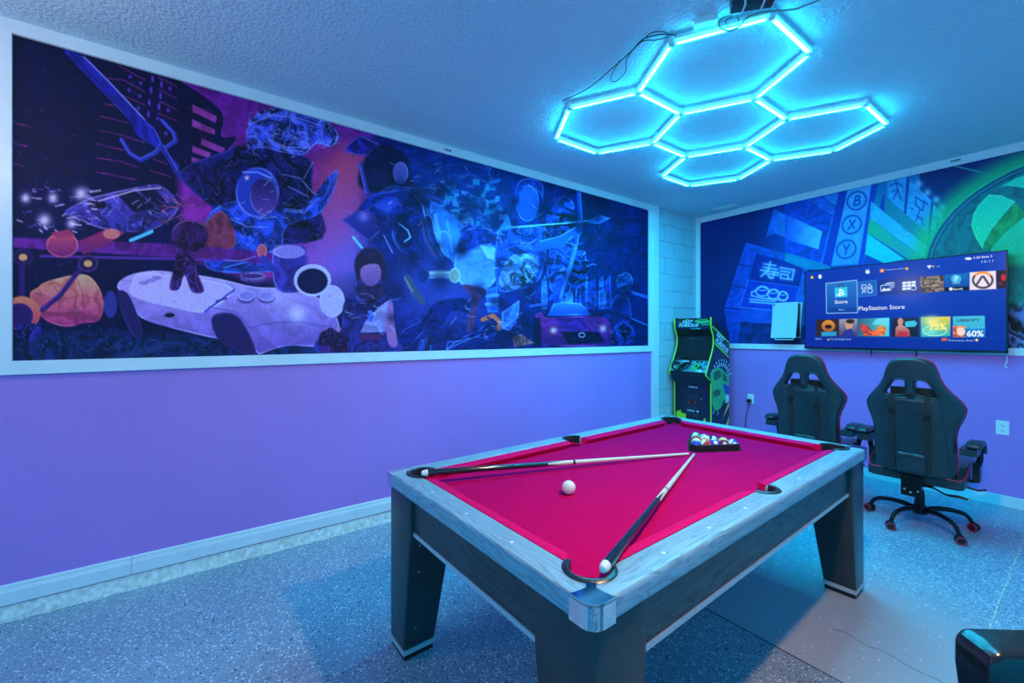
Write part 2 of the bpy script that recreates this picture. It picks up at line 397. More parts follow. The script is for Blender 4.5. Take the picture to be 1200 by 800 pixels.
for s in (1, -1):
    mid = 0 if s > 0 else math.pi; pocket((s * SP, 0), SPR, mid - 1.5, mid + 1.5)
# chrome corner castings
def chrome(sx, sy):
    ax, ay = HW + .006, HL + .006; rc = .042; e = .080
    out = [(ax, ay - e)] + arc((ax - rc, ay - rc), rc, 0, R(90), 8) + [(ax - e, ay)]
    inn = [(ax - e + .004, ay - .008), (ax - .072, ay - .030), (ax - .070, ay - .052), (ax - .084, ay - .066), (ax - .066, ay - .084), (ax - .052, ay - .070), (ax - .030, ay - .072), (ax - .008, ay - e + .004)]
    bm = bm_new(); pts = [(sx * x, sy * y) for x, y in out + inn]
    prism(bm, pts, TZ - .004, TZ + .004, XY); bevel(bm, .002, 2)
    c = obj('corner_casting', bm, CHROME, table, True, 30)
    bm = bm_new(); wall = [(ax - .007, ay - e)] + arc((ax - rc, ay - rc), rc - .007, 0, R(90), 8) + [(ax - e, ay - .007)]
    for (x0, y0), (x1, y1), (x2, y2), (x3, y3) in zip(out, out[1:], wall, wall[1:]):
        q = [(x0, y0), (x1, y1), (x3, y3), (x2, y2)]; prism(bm, [(sx * x, sy * y) for x, y in q], TZ - .060, TZ + .001, XY)
    bmesh.ops.remove_doubles(bm, verts=bm.verts[:], dist=1e-5); obj('corner_skirt', bm, CHROME, c, True, 50)
for sx in (1, -1):
    for sy in (1, -1): chrome(sx, sy)
# sights
SIGHT = mat('pearl_sight', (.9, .9, .88), .2)
sm = None
spots = [(s * .585, k * .2625) for s in (1, -1) for k in (-3, -2, -1, 1, 2, 3)] + [(k * .2625, s * 1.098) for s in (1, -1) for k in (-1, 0, 1)]
for x, y in spots:
    if sm is None:
        bm = bm_new(); lathe(bm, [(.0062, -.002), (.0062, .0004), (.005, .001)], 12); o = obj('sight', bm, SIGHT, table); sm = o.data
    else: o = link('sight', sm, None, table, False)
    o.location = (x, y, TZ)
# aprons with pale lower strips
FW_, FL_ = .618, 1.131
for s in (1, -1):
    box('apron', *sorted((s * .572, s * .598)), -1.0, 1.0, .590, TZ - .064, DARKY, table)
    box('apron_strip', *sorted((s * .570, s * .603)), -1.0, 1.0, .573, .590, ALU, table, .003, 1)
    box('apron', -.5, .5, *sorted((s * 1.085, s * 1.111)), .590, TZ - .064, DARKX, table)
    box('apron_strip', -.5, .5, *sorted((s * 1.083, s * 1.116)), .573, .590, ALU, table, .003, 1)
box('slate_tray', -.56, .56, -1.07, 1.07, .60, CLZ - .026, BLACKP, table)
# legs: outer faces plumb, inner faces taper
for sx in (1, -1):
    for sy in (1, -1):
        bm = bm_new(); X, Y = sx * FW_, sy * FL_
        top, bot = .215, .150
        lo = [(X, Y), (X - sx * bot, Y), (X - sx * bot, Y - sy * bot), (X, Y - sy * bot)]
        md = [(X, Y), (X - sx * top, Y), (X - sx * top, Y - sy * top), (X, Y - sy * top)]
        rows = [[bm.verts.new((x, y, z)) for x, y in q] for q, z in ((lo, .046), (md, .585), (md, TZ - .064))]
        for A, B in zip(rows, rows[1:]):
            for i in range(4): bm.faces.new((A[i], A[(i + 1) % 4], B[(i + 1) % 4], B[i]))
        bm.faces.new(rows[0]); bm.faces.new(rows[-1])
        bmesh.ops.recalc_face_normals(bm, faces=bm.faces[:]); bevel(bm, .009, 3, 60)
        lg = obj('leg', bm, DARKZ, table, True, 35)
        a, b = X - sx * bot, Y - sy * bot
        box('leg_band', *sorted((X + sx * .002, a - sx * .002)), *sorted((Y + sy * .002, b - sy * .002)), .026, .048, ALU, lg, .003, 1)
        box('leg_foot', *sorted((X - sx * .006, a + sx * .006)), *sorted((Y - sy * .006, b + sy * .006)), .0, .027, BLACKR, lg)
        for k, z in enumerate((.14, .40, .52)):
            bm = bm_new(); lathe(bm, [(.004, 0), (.004, .0025), (.001, .003)], 8)
            o = obj('screw', bm, STEEL, lg); t = bot + (top - bot) * min(1, (z - .046) / .54)
            o.location = (X - sx * (t + .0005), Y - sy * .05, z); o.rotation_euler = (0, -sx * R(90), 0)
def tloc(x, y, z):
    c, s = math.cos(TR), math.sin(TR); return Vector((TC[0] + c * x - s * y, TC[1] + s * x + c * y, z))
# ---------------------------------------------------------------- balls
def ball_mat(name, col, stripe):
    m = bpy.data.materials.new(name); m.use_nodes = True; N, L = nodes(m); b = N['Principled BSDF']; b.inputs['Roughness'].default_value = .08; b.inputs['Coat Weight'].default_value = .5
    tc = N.new('ShaderNodeTexCoord'); s = N.new('ShaderNodeSeparateXYZ'); L.new(tc.outputs['Object'], s.inputs[0])
    def mth(op, a, k):
        n = N.new('ShaderNodeMath'); n.operation = op; L.new(a, n.inputs[0]); n.inputs[1].default_value = k; return n.outputs[0]
    def mix(f, a, c):
        n = N.new('ShaderNodeMix'); n.data_type = 'RGBA'; L.new(f, n.inputs['Factor'])
        if isinstance(a, tuple): n.inputs['A'].default_value = (*a, 1)
        else: L.new(a, n.inputs['A'])
        n.inputs['B'].default_value = (*c, 1); return n.outputs['Result']
    ab = N.new('ShaderNodeMath'); ab.operation = 'ABSOLUTE'; L.new(s.outputs[2], ab.inputs[0])
    white = (.85, .82, .74); cur = col
    if stripe: cur = mix(mth('GREATER_THAN', ab.outputs[0], .0145), col, white)
    ax = N.new('ShaderNodeMath'); ax.operation = 'ABSOLUTE'; L.new(s.outputs[0], ax.inputs[0])
    cur = mix(mth('GREATER_THAN', ax.outputs[0], .0262), cur, white)
    L.new(cur, b.inputs['Base Color']); return m
BR = .0286
bm = bm_new(); bmesh.ops.create_uvsphere(bm, u_segments=32, v_segments=16, radius=BR); BALL = bpy.data.meshes.new('ball'); bm.to_mesh(BALL); bm.free(); BALL.shade_smooth()
cols = {1: (.85, .55, .02), 2: (.02, .06, .5), 3: (.7, .03, .02), 4: (.12, .03, .4), 5: (.85, .2, .02), 6: (.01, .28, .12), 7: (.28, .01, .05), 8: (.01, .01, .012)}
cname = {1: 'yellow', 2: 'blue', 3: 'red', 4: 'violet', 5: 'orange', 6: 'green', 7: 'maroon', 8: 'black'}
def make_ball(x, y, num):
    me = BALL.copy(); st = num > 8; k = num - 8 if st else num
    o = bpy.data.objects.new('billiard_ball', me); COL.objects.link(o); me.materials.append(ball_mat('ball_%s_%s' % (cname[k], 'stripe' if st else 'solid'), cols[k], st))
    o.location = (x, y, CLZ + BR + .0005); o.rotation_euler = (random.uniform(-1.2, .3), random.uniform(-.9, .9), random.uniform(-.6, .6) + 1.9)
    tag(o, ('white billiard ball with %s stripe in the black triangle rack' if st else 'solid %s billiard ball in the black triangle rack') % cname[k], 'ball', 'racked billiard balls')
A = Vector((1.838, 2.262)); ang = R(61.5)
dU = Vector((math.cos(ang), math.sin(ang))); dV = Vector((math.cos(ang + R(60)), math.sin(ang + R(60)))); ctr = A + (dU + dV) * (.335 / 3)
sp_ = 2 * BR + .0004; o0 = ctr - (dU + dV) * (sp_ * 4 / 3)
rows = [[2, 11, 4, 7, 10], [9, 5, 12, 1], [3, 13, 8], [14, 15], [6]]
for j, row in enumerate(rows):
    for i, num in enumerate(row):
        q = o0 + dU * sp_ * i + dV * sp_ * j; make_ball(q.x, q.y, num)
cb = bpy.data.objects.new('cue_ball', BALL.copy()); COL.objects.link(cb); cb.data.materials.append(IVORY)
q = on_z(666.5, 571, CLZ + BR); cb.location = (q.x, q.y, CLZ + BR + .0005); tag(cb, 'plain ivory cue ball lying alone on the crimson cloth', 'ball')
# rack
def tri(r, rc, n=6):
    """rounded triangle outline at distance r from ball-centre triangle"""
    c = [o0, o0 + dU * sp_ * 4, o0 + dV * sp_ * 4]; out = []
    for k in range(3):
        v = (c[k] - ctr).normalized(); a0 = math.atan2(v.y, v.x)
        out += [(c[k].x + r * math.cos(a0 + t), c[k].y + r * math.sin(a0 + t)) for t in np.linspace(-R(60), R(60), n)]
    return out
rk = thing('triangle_rack', 'black plastic triangle rack around the racked balls', 'rack', (ctr.x, ctr.y, CLZ))
def rel(p): return [(x - ctr.x, y - ctr.y) for x, y in p]
bm = slab([rel(tri(BR + .0085, 0)), rel(tri(BR + .001, 0))], .019, .002, 2); bmesh.ops.translate(bm, vec=(0, 0, .0195), verts=bm.verts[:]); obj('rack_wall', bm, BLACKP, rk, True, 30)
bm = slab([rel(tri(BR + .020, 0)), rel(tri(BR + .0075, 0))], .002, .0005, 1); bmesh.ops.translate(bm, vec=(0, 0, .0025), verts=bm.verts[:]); obj('rack_flange', bm, BLACKP, rk, True, 30)
# ---------------------------------------------------------------- cues
def cue(butt, tip, label):
    b, t = Vector(butt), Vector(tip); d = (t - b); Ln = d.length; d.normalize()
    o = thing('pool_cue', label, 'pool cue', b, 0, 'pool cues')
    M = d.to_track_quat('Z', 'Y').to_matrix().to_4x4()
    def seg(name, prof, m, par=o, n=16):
        bm = bm_new(); lathe(bm, prof, n, M); return obj(name, bm, m, par, True, 35)
    rr = lambda z: .0148 + (.0062 - .0148) * z / Ln
    seg('bumper', [(.005, -.010), (.0095, -.008), (.0125, .0), (.0145, .012), (.0146, .018)], IVORY)
    seg('butt', [(rr(.018), .018), (rr(.60), .60)], mat('gloss_black_lacquer', (.012, .014, .018), .12, coat=.6))
    seg('forearm', [(rr(.60) * 1.0, .60), (rr(.74), .74)], PALEWOOD)
    for k in range(4):         # black points inlaid over the pale forearm
        bm = bm_new(); a = k * math.pi / 2 + .5; w = .42
        for i in range(8):
            z0, z1 = .60 + .09 * i / 8, .60 + .09 * (i + 1) / 8; w0, w1 = w * (1 - i / 8), w * (1 - (i + 1) / 8)
            v = [bm.verts.new(((rr(z) + .0004) * math.cos(a + s * ww), (rr(z) + .0004) * math.sin(a + s * ww), z)) for z, ww in ((z0, w0), (z1, w1)) for s in (-1, -.33, .33, 1)]
            for q in range(3): bm.faces.new((v[q], v[q + 1], v[q + 5], v[q + 4]))
        bmesh.ops.transform(bm, matrix=M, verts=bm.verts[:]); obj('inlay_point', bm, MATS['gloss_black_lacquer'], o)
    seg('joint_ring', [(rr(.74) + .0003, .74), (rr(.75) + .0003, .752)], MBLACK)
    seg('shaft', [(rr(.752), .752), (rr(Ln - .03), Ln - .03)], PALEWOOD)
    seg('ferrule', [(.0064, Ln - .03), (.0062, Ln - .008)], IVORY)
    seg('cue_tip', [(.0062, Ln - .008), (.0058, Ln - .002), (.003, Ln)], mat('blue_leather_tip', (.05, .12, .2), .8))
    return o
p1 = on_z(808, 531.5, CLZ + .008); p2 = on_z(813.5, 532, CLZ + .008)
b1 = on_z(491.5, 554.5, TZ + .021); b2 = on_z(697.5, 679, TZ + .021)
def cue_to(b, p, *a):
    d = (p - b); L_ = 1.47
    e = p - d.normalized() * L_; cue((e.x, e.y, b.z), p, *a)
cue_to(b1, p1, 'pool cue with its butt over the corner pocket nearest the mural wall')
cue_to(b2, p2, 'pool cue with its butt over the corner pocket with the bright chrome casting')
# ================================================================== HEXAGON CEILING LIGHT
hexl = thing('hexagon_light', 'glowing cyan honeycomb of five hexagon tube lights on the ceiling', 'ceiling light', (1.513, 3.128, CH))
HS = .4519; HA = R(-.6); HZ = 2.962
cents = [(0, 0), (HS * .75 ** .5 * 2 * .5, -HS * 1.5), (-HS * .75 ** .5, -HS * 1.5), (HS * .75 ** .5, HS * 1.5), (-HS * .75 ** .5, HS * 1.5)]
cents = [(0, 0), (.3914, -.678), (-.3914, -.678), (.3914, .678), (-.3914, .678)]
VV = []; EE = set()
def vid(x, y):
    for i, (a, b) in enumerate(VV):
        if (a - x) ** 2 + (b - y) ** 2 < 1e-3: return i
    VV.append((x, y)); return len(VV) - 1
for cx, cy in cents:
    ids = [vid(cx + HS * math.cos(R(30 + 60 * k)), cy + HS * math.sin(R(30 + 60 * k))) for k in range(6)]
    for k in range(6): EE.add(tuple(sorted((ids[k], ids[(k + 1) % 6]))))
hexl.rotation_euler = (0, 0, HA)
bm = bm_new(); prism(bm, [(-.0105, 0), (-.0115, .004), (-.0115, .017), (.0115, .017), (.0115, .004), (.0105, 0)], -.202, .202, lambda a, b, d: (d, a, b)); bmesh.ops.recalc_face_normals(bm, faces=bm.faces[:])
TUBEM = bpy.data.meshes.new('light_tube'); bm.to_mesh(TUBEM); bm.free(); TUBEM.materials.append(TUBE); TUBEM.materials.append(TUBES)
for f in TUBEM.polygons: f.material_index = 0 if f.normal.z < -.9 else 1
bm = bm_new(); bx(bm, -.206, .206, -.0125, .0125, .017, .036); bevel(bm, .002, 1); HOUS = bpy.data.meshes.new('housing'); bm.to_mesh(HOUS); bm.free(); HOUS.materials.append(PLATE)
bm = bm_new(); lathe(bm, [(.012, -.003), (.019, .0), (.02, .036), (.012, .038)], 16); CONN = bpy.data.meshes.new('connector'); bm.to_mesh(CONN); bm.free(); CONN.materials.append(CLEAR)
for a, b in sorted(EE):
    (x0, y0), (x1, y1) = VV[a], VV[b]
    t = link('light_tube', TUBEM, None, hexl, False); t.location = ((x0 + x1) / 2, (y0 + y1) / 2, HZ - CH); t.rotation_euler = (0, 0, math.atan2(y1 - y0, x1 - x0))
    link('housing', HOUS, None, t, False)
for x, y in VV:
    c = link('connector', CONN, None, hexl, False); c.location = (x, y, HZ - CH)
    bm = bm_new(); bx(bm, x - .008, x + .008, y - .008, y + .008, HZ - CH + .037, -.001); obj('mounting_clip', bm, PLATE, hexl)
# driver boxes and cables on the ceiling
def cpt(u, v, dz=.012): q = on_z(u, v, CH - dz); return q
ps = thing('power_supply', 'black led power supply box strapped to the ceiling beside the honeycomb light', 'power supply', (0, 0, 0))
a, b = on_z(857, 12, 2.97), on_z(906, 4, 2.97); d = Vector((b.x - a.x, b.y - a.y, 0)); Ln = d.length; rz = math.atan2(d.y, d.x)
ps.location = ((a.x + b.x) / 2, (a.y + b.y) / 2, CH); ps.rotation_euler = (0, 0, rz)
box('case', -Ln / 2, Ln / 2, -.024, .024, -.045, 0, mat('anodised_case', (.045, .06, .08), .4, .5), ps, .004)
for k in (-.2, .25):
    box('strap', Ln * k - .004, Ln * k + .004, -.028, .028, -.049, 0, PLATE, ps, .001)
box('terminal_block', Ln * .36, Ln * .49, -.022, .022, -.047, -.002, mat('maroon_terminal', (.12, .02, .05), .4), ps)
ctl = thing('light_controller', 'small white controller box on the ceiling above a cyan tube', 'controller')
a, b = on_z(815, 36, 2.985), on_z(842, 30, 2.985); d = Vector((b.x - a.x, b.y - a.y, 0)); Ln = d.length
ctl.location = ((a.x + b.x) / 2 + .01, (a.y + b.y) / 2 - .03, CH); ctl.rotation_euler = (0, 0, math.atan2(d.y, d.x))
box('case', -Ln / 2, Ln / 2, -.022, .022, -.028, 0, PLATE, ctl, .004); box('end_tab', -Ln / 2 - .012, -Ln / 2 + .002, -.012, .012, -.008, 0, PLATE, ctl)
def cable(name, px, r, m, label, dz=.014):
    pts = smooth_path([cpt(u, v, dz if not isinstance(z, float) else z) for u, v, z in [(p + (None,))[:3] for p in px]], 6)
    bm = bm_new(); tube(bm, pts, r, 6); return tag(obj(name, bm, m), label, 'cable')
WIRE = mat('thin_dark_wire', (.02, .025, .03), .5); GREYW = mat('grey_cable', (.28, .25, .24), .5)
cable('light_cable', [(659, 118), (690, 103), (722, 76), (740, 60), (752, 47), (765, 42), (780, 40), (800, 42), (815, 38)], .0028, WIRE, 'thin dark wire looping across the ceiling beside the left hexagon')
cable('light_cable', [(752, 48), (765, 38), (780, 38), (782, 43), (768, 47), (752, 49), (735, 68), (733, 84), (722, 95), (716, 94), (718, 85), (727, 70)], .0024, WIRE, 'dangling thin wire loops beside the largest hexagon', .020)
cable('light_cable', [(858, 18), (845, 22, .045), (843, 31, .07), (853, 36, .07), (865, 32, .065), (875, 21, .055), (890, 15, .055), (905, 13, .055), (930, 11, .03), (945, 6, .012), (962, -1, .006), (990, -18, .006)], .0042, GREYW, 'thick grey supply cable curling from the black power supply box')
cable('light_cable', [(858, 20, .02), (851, 24, .05), (853, 31, .066), (862, 30, .066), (866, 24, .06), (864, 20, .03)], .002, WIRE, 'short thin wire loop under the black power supply box')
# ceiling air vent
q = on_z(850.5, 242.5, CH); vt = thing('ceiling_vent', 'small white slotted vent in the ceiling near the corner', 'vent', (q.x, q.y, CH), R(0))
box('frame', -.14, .14, -.055, .055, -.008, 0, WHITE, vt, .003)
for k in range(3): box('slat', -.125, .125, -.04 + k * .03, -.022 + k * .03, -.013, -.006, WHITE, vt)
# two unseen pendants; the one by the mural wall is added as fill
def pendant(x, y, drop, label, shade, col, power):
    lp = thing('pendant_lamp', label, 'lamp', (x, y, CH), 0, 'pendant lamps')
    bm = bm_new(); lathe(bm, [(.06, 0), (.06, -.012), (.02, -.03), (.008, -.034)], 24); obj('canopy', bm, PLATE, lp)
    bm = bm_new(); tube(bm, [(0, 0, -.03), (0, 0, -drop)], .006, 10); obj('rod', bm, STEEL, lp)
    if shade:
        bm = bm_new(); lathe(bm, [(.02, .005), (.06, -.005), (.105, -.035), (.125, -.075), (.122, -.075), (.10, -.038), (.055, -.010), (.02, -.001)], 28, Matrix.Translation((0, 0, -drop)), False); obj('lamp_shade', bm, mat('brushed_shade', (.45, .45, .45), .35, .9), lp)
    bm = bm_new(); bmesh.ops.create_uvsphere(bm, u_segments=24, v_segments=12, radius=.055 if shade else .07); bmesh.ops.translate(bm, vec=(0, 0, -drop - .068 if shade else -drop - .06), verts=bm.verts[:])
    obj('globe', bm, mat('opal_globe_%d' % shade, (.9, .9, .9), .3, emis=col, es=power), lp)
pendant(2.82, 1.37, .50, 'small pendant lamp with metal shade above the side of the pool table', 1, LAMP_COL, LAMP_POWER)
pendant(.95, -1.0, .50, 'unseen globe pendant added to brighten the mural wall and ceiling', 0, (1.0, .80, .66), 76.0)
# ================================================================== GAMING CHAIRS
HALF = [(0, 1.27), (.045, 1.269), (.082, 1.258), (.113, 1.232), (.135, 1.18), (.150, 1.12), (.182, 1.055), (.236, .985), (.258, .945), (.264, .915), (.252, .862), (.226, .79), (.216, .72), (.217, .62), (.219, .52), (.212, .455), (.19, .435), (0, .43)]
def bend(x, y, z):
    w = max(0.0, abs(x) - .12)
    return (x, y - .205 - (z - .45) * .10 + 1.6 * w * w * 1.5, z)
def bend_bm(bm):
    for v in bm.verts: v.co = bend(*v.co)
def make_chair():
    ch = thing('gaming_chair', 'x', 'chair')
    half = [(p.x, p.y) for p in smooth_path([(a, b, 0) for a, b in HALF], 3)]
    outl = half + [(-x, z) for x, z in half[::-1][1:-1]]
    hole = [(.024, 1.09), (.036, 1.108), (.062, 1.110), (.094, 1.100), (.138, 1.020), (.136, 1.004), (.120, .995), (.060, 1.003), (.030, 1.022)]
    holes = [hole, [(-x, z) for x, z in hole]]
    bm = slab([outl] + holes, .042, .020, 4)
    for ax, vals in ((0, np.arange(-.25, .26, .035)), (1, np.arange(.46, 1.26, .06))):
        for v in vals:
            n = Vector((1, 0, 0)) if ax == 0 else Vector((0, 1, 0)); c = n * float(v)
            bmesh.ops.bisect_plane(bm, geom=bm.verts[:] + bm.edges[:] + bm.faces[:], plane_co=c, plane_no=n)
    for v in bm.verts: v.co = (v.co.x, -v.co.z, v.co.y)
    for v in bm.verts:           # padding: back bulges a little, side wings thicken
        if v.co.y < 0: v.co.y -= .010 * max(0, 1 - (v.co.x / .17) ** 2) * (1 if v.co.z < .97 else .4)
    bend_bm(bm); back = obj('backrest', bm, LEATHER, ch, True, 50)
    def strip_path(p2, y, r, m, name, closed=False, par=back, n=6):
        pts = [bend(x, y, z) for x, z in p2]; bm = bm_new(); tube(bm, pts, r, n, True, closed); return obj(name, bm, m, par)
    strip_path(outl, .036, .0048, RED, 'piping', True)
    for h in holes:
        big = [(x * 1.0 + (x - sum(q[0] for q in h) / 9) * .09, z + (z - 1.045) * .09) for x, z in h]
        sp2 = [(p.x, p.y) for p in smooth_path([(x, z, 0) for x, z in big], 3, True)]
        strip_path(sp2, -.040, .0075, BLACKP, 'opening_rim', True)
    for s in (1, -1):            # stitched seams
        strip_path([(s * .118, 1.16), (s * .135, 1.06), (s * .160, .92), (s * .168, .80), (s * .185, .62), (s * .198, .47)], -.042, .0035, LEATHER, 'seam')
    strip_path([(-.10, 1.205), (-.085, 1.222), (0, 1.23), (.085, 1.222), (.10, 1.205)], -.040, .005, LEATHER, 'seam')
    strip_path([(-.15, .965), (-.12, .975), (0, .985), (.12, .975), (.15, .965)], -.045, .0045, LEATHER, 'seam')
    # webbing straps with buckles
    def web(x0, z0, x1, z1, w, name='strap', y=-.054, th=.0025, m=STRAP, k=6):
        bm = bm_new(); d = Vector((x1 - x0, z1 - z0)).normalized(); nn = Vector((-d.y, d.x)) * w
        rows = []
        for i in range(k + 1):
            t = i / k; x, z = x0 + (x1 - x0) * t, z0 + (z1 - z0) * t
            yy = y - .010 * max(0, 1 - (x / .17) ** 2) * (1 if z < .97 else .4)+.006
            rows.append([bm.verts.new(bend(x + nn.x * a, yy + b, z + nn.y * a)) for a, b in ((-1, 0), (1, 0), (1, th), (-1, th))])
        for A, B in zip(rows, rows[1:]):
            for j in range(4): bm.faces.new((A[j], A[(j + 1) % 4], B[(j + 1) % 4], B[j]))
        bm.faces.new(rows[0]); bm.faces.new(rows[-1]); return obj(name, bm, m, back, False)
    for x0, x1, zb in ((-.099, -.105, .88), (.090, .085, .853)):
        web(x0, 1.0, x1, .46, .0145); web(x0, zb + .018, x0, zb - .018, .0185, 'buckle', -.060, .006, BLACKP, 1)
    web(-.11, .997, .11, 1.0, .011, 'strap', -.046); web(-.022, 1.0, .022, 1.0, .014, 'buckle', -.052, .006, BLACKP, 1)
    bm = bm_new(); g = [[bm.verts.new(bend(-.078 + .156 * i / 8, -.0635 - .004 * math.sin(i * 1.3) * math.sin(j * 1.7) - (.012 if (i in range(2, 7) and j in (2, 3)) else 0), .435 + .15 * j / 6)) for i in range(9)] for j in range(7)]
    for A, B in zip(g, g[1:]):
        for i in range(8): bm.faces.new((A[i], A[i + 1], B[i + 1], B[i]))
    o = obj('lumbar_flap', bm, LEATHER, back, True, 60); md = o.modifiers.new('s', 'SOLIDIFY'); md.thickness = .006
    bm = bm_new(); bx(bm, -.125, .125, .046, .115, .90, 1.05); bevel(bm, .03, 4); bend_bm(bm); obj('neck_pillow', bm, LEATHER, back)
    # seat: padded block with raised side bolsters
    box('seat_base', -.235, .235, -.215, .27, .368, .435, LEATHER, ch, .022, 3)
    st = box('seat_cushion', -.20, .20, -.14, .285, .425, .505, LEATHER, ch, .03, 4)
    for s in (1, -1):
        bm = bm_new(); prism(bm, [(-.225, .372), (.25, .372), (.28, .42), (.28, .50), (.24, .525), (.0, .515), (-.10, .505), (-.16, .455), (-.225, .44)], *sorted((s * .165, s * .258)), lambda a, b, d: (d, a, b))
        bmesh.ops.recalc_face_normals(bm, faces=bm.faces[:]); bevel(bm, .014, 3); bo = obj('seat_bolster', bm, LEATHER, ch, True, 40)
        bm = bm_new(); tube(bm, smooth_path([(s * .12, -.228, .440), (s * .19, -.231, .438), (s * .238, -.222, .437), (s * .261, -.15, .462), (s * .262, -.08, .503), (s * .262, .0, .515)], 3), .0042, 6); obj('piping', bm, RED, bo)
    # armrests: pad on a bent bracket with a drop support
    for s in (1, -1):
        bm = bm_new(); prism(bm, [(-.225, .672), (-.222, .695), (-.19, .708), (-.05, .708), (.0, .700), (.045, .672), (.065, .632), (.055, .600), (.035, .598), (.040, .625), (.020, .655), (-.03, .672), (-.14, .668), (-.19, .664)], *sorted((s * .262, s * .335)), lambda a, b, d: (d, a, b))
        bmesh.ops.recalc_face_normals(bm, faces=bm.faces[:]); bevel(bm, .013, 3, 25); arm = obj('armrest', bm, LEATHER, ch, True, 40)
        box('arm_bracket', *sorted((s * .235, s * .318)), -.235, -.07, .618, .664, LEATHER, arm, .012, 3)
        bm = bm_new(); tube(bm, smooth_path([(s * .300, .035, .64), (s * .303, .03, .56), (s * .290, .025, .50)], 4), .017, 10); obj('arm_post', bm, MBLACK, arm)
        box('arm_cover', *sorted((s * .270, s * .305)), -.005, .065, .40, .535, BLACKP, arm, .012, 3)
        bm = bm_new(); tube(bm, [(s * .21, .03, .385), (s * .29, .03, .40), (s * .29, .03, .43)], .012, 8); obj('arm_tube', bm, MBLACK, arm)
    # mechanism
    mech = box('tilt_mechanism', -.085, .085, -.09, .12, .315, .370, MBLACK, ch, .008)
    hp = box('hinge_plate', -.058, .052, -.255, -.243, .27, .42, MBLACK, ch, .004, 1)
    box('hinge_arm', -.03, .03, -.244, -.05, .30, .345, MBLACK, hp, .004, 1)
    for x, z in ((-.038, .315), (-.005, .298), (.034, .315)):
        bm = bm_new(); lathe(bm, [(.007, 0), (.007, .003), (.003, .005)], 10, Matrix.Translation((x, -.255, z)) @ Matrix.Rotation(R(90), 4, 'X')); obj('bolt', bm, STEEL, hp)
    bm = bm_new(); tube(bm, smooth_path([(.03, -.06, .325), (.10, -.09, .315), (.16, -.12, .300), (.22, -.13, .306), (.265, -.13, .300)], 4), [.006] * 9 + [.009] * 8, 8); obj('tilt_lever', bm, BLACKP, ch)
    bm = bm_new(); tube(bm, [(.16, .05, .35), (.29, .06, .33), (.33, .06, .345)], .007, 8); obj('height_lever', bm, BLACKP, ch)
    bm = bm_new(); lathe(bm, [(.027, .12), (.027, .23), (.024, .232), (.024, .26), (.016, .262), (.016, .33)], 18); obj('gas_column', bm, MBLACK, ch)
    # five-star base
    base = None
    bm = bm_new(); lathe(bm, [(.03, .085), (.042, .09), (.042, .135), (.034, .15)], 20); base = obj('base_hub', bm, MBLACK, ch)
    for k in range(5):
        a = R(-39 + 72 * k); c, s_ = math.cos(a), math.sin(a)
        bm = bm_new(); path = smooth_path([(.03, .118), (.11, .137), (.20, .134), (.265, .112), (.298, .065)], 4) if False else [(p.x, p.y) for p in smooth_path([(.03, .118, 0), (.11, .137, 0), (.20, .134, 0), (.265, .112, 0), (.298, .062, 0)], 4)]
        tube(bm, [(r * c, r * s_, z) for r, z in path], [.019 - .007 * i / (len(path) - 1) for i in range(len(path))], 10); lg = obj('base_leg', bm, MBLACK, ch)
        ct = bpy.data.objects.new('caster', None)
        px, py = .305 * c, .305 * s_; wa = (.35, -.25, .15, -.4, .3)[k]
        bm = bm_new()
        for w in (-1, 1): lathe(bm, [(.012, w * .006), (.027, w * .006), (.030, w * .012), (.030, w * .022), (.024, w * .027), (.001, w * .027)], 18, Matrix.Translation((px, py, .030)) @ Matrix.Rotation(wa, 4, 'Z') @ Matrix.Rotation(R(90), 4, 'X'), False)
        bx(bm, -.012, .012, -.008, .008, .02, .066, Matrix.Translation((px, py, 0)))
        cst = obj('caster', bm, BLACKP, lg)
        bm = bm_new()
        for w in (-1, 1):
            Mx = Matrix.Translation((px, py, .030)) @ Matrix.Rotation(wa, 4, 'Z') @ Matrix.Rotation(R(90), 4, 'X')
            tube(bm, [Mx @ Vector((.0235 * math.cos(t), .0235 * math.sin(t), w * .0265)) for t in np.linspace(0, 2 * math.pi, 20, False)], .0042, 6, False, True)
        obj('caster_ring', bm, RED, cst)
    return ch
c1 = make_chair(); c1.location = (2.42, 4.385, 0); c1['label'] = 'black gaming chair with red piping in front of the wall outlet without a plug'; c1['group'] = 'gaming chairs facing the television'
c2 = copy_tree(c1); c2.location = (1.735, 4.40, 0); c2.rotation_euler = (0, 0, R(3)); c2['label'] = 'black gaming chair half hidden behind the pool table, nearer the arcade machine'
# ------------------------------------------------------------------ padded chair cut by the frame
d = Vector((.68, .73, 0)).normalized(); rzc = math.atan2(d.y, d.x)
q = on_z(1137, 752, .86)
pc = thing('padded_chair', 'glossy black leather padded chair beside the worn floor patch', 'chair', (0, 0, 0), rzc)
W2 = .25
pc.location = (q.x + d.x * W2, q.y + d.y * W2, 0)
GLOSS = mat('gloss_black_leather', (.012, .014, .017), .2, bump=(60, .1, 2, .003), spec=.7)
bm = bm_new(); pr = [(-W2, .40), (-W2 + .01, .6), (-W2, .80), (-W2 + .004, .845), (-W2 + .02, .862), (0, .874), (W2 - .02, .862), (W2 - .004, .845), (W2, .80), (W2 - .01, .6), (W2, .40)]
prism(bm, pr, -.035, .045, XZ); bmesh.ops.recalc_face_normals(bm, faces=bm.faces[:]); bevel(bm, .016, 4, 20)
for v in bm.verts: v.co.y += (.86 - v.co.z) * -.10
bk = obj('backrest', bm, GLOSS, pc, True, 40)
for xb in (-.17, 0, .17):
    bm = bm_new(); tube(bm, [(xb, -.036 - (.86 - z) * .1, z) for z in (.84, .7, .55, .42)], .005, 6); obj('seam', bm, GLOSS, bk)
box('seat', -.24, .24, -.52, -.06, .40, .49, GLOSS, pc, .03, 4)
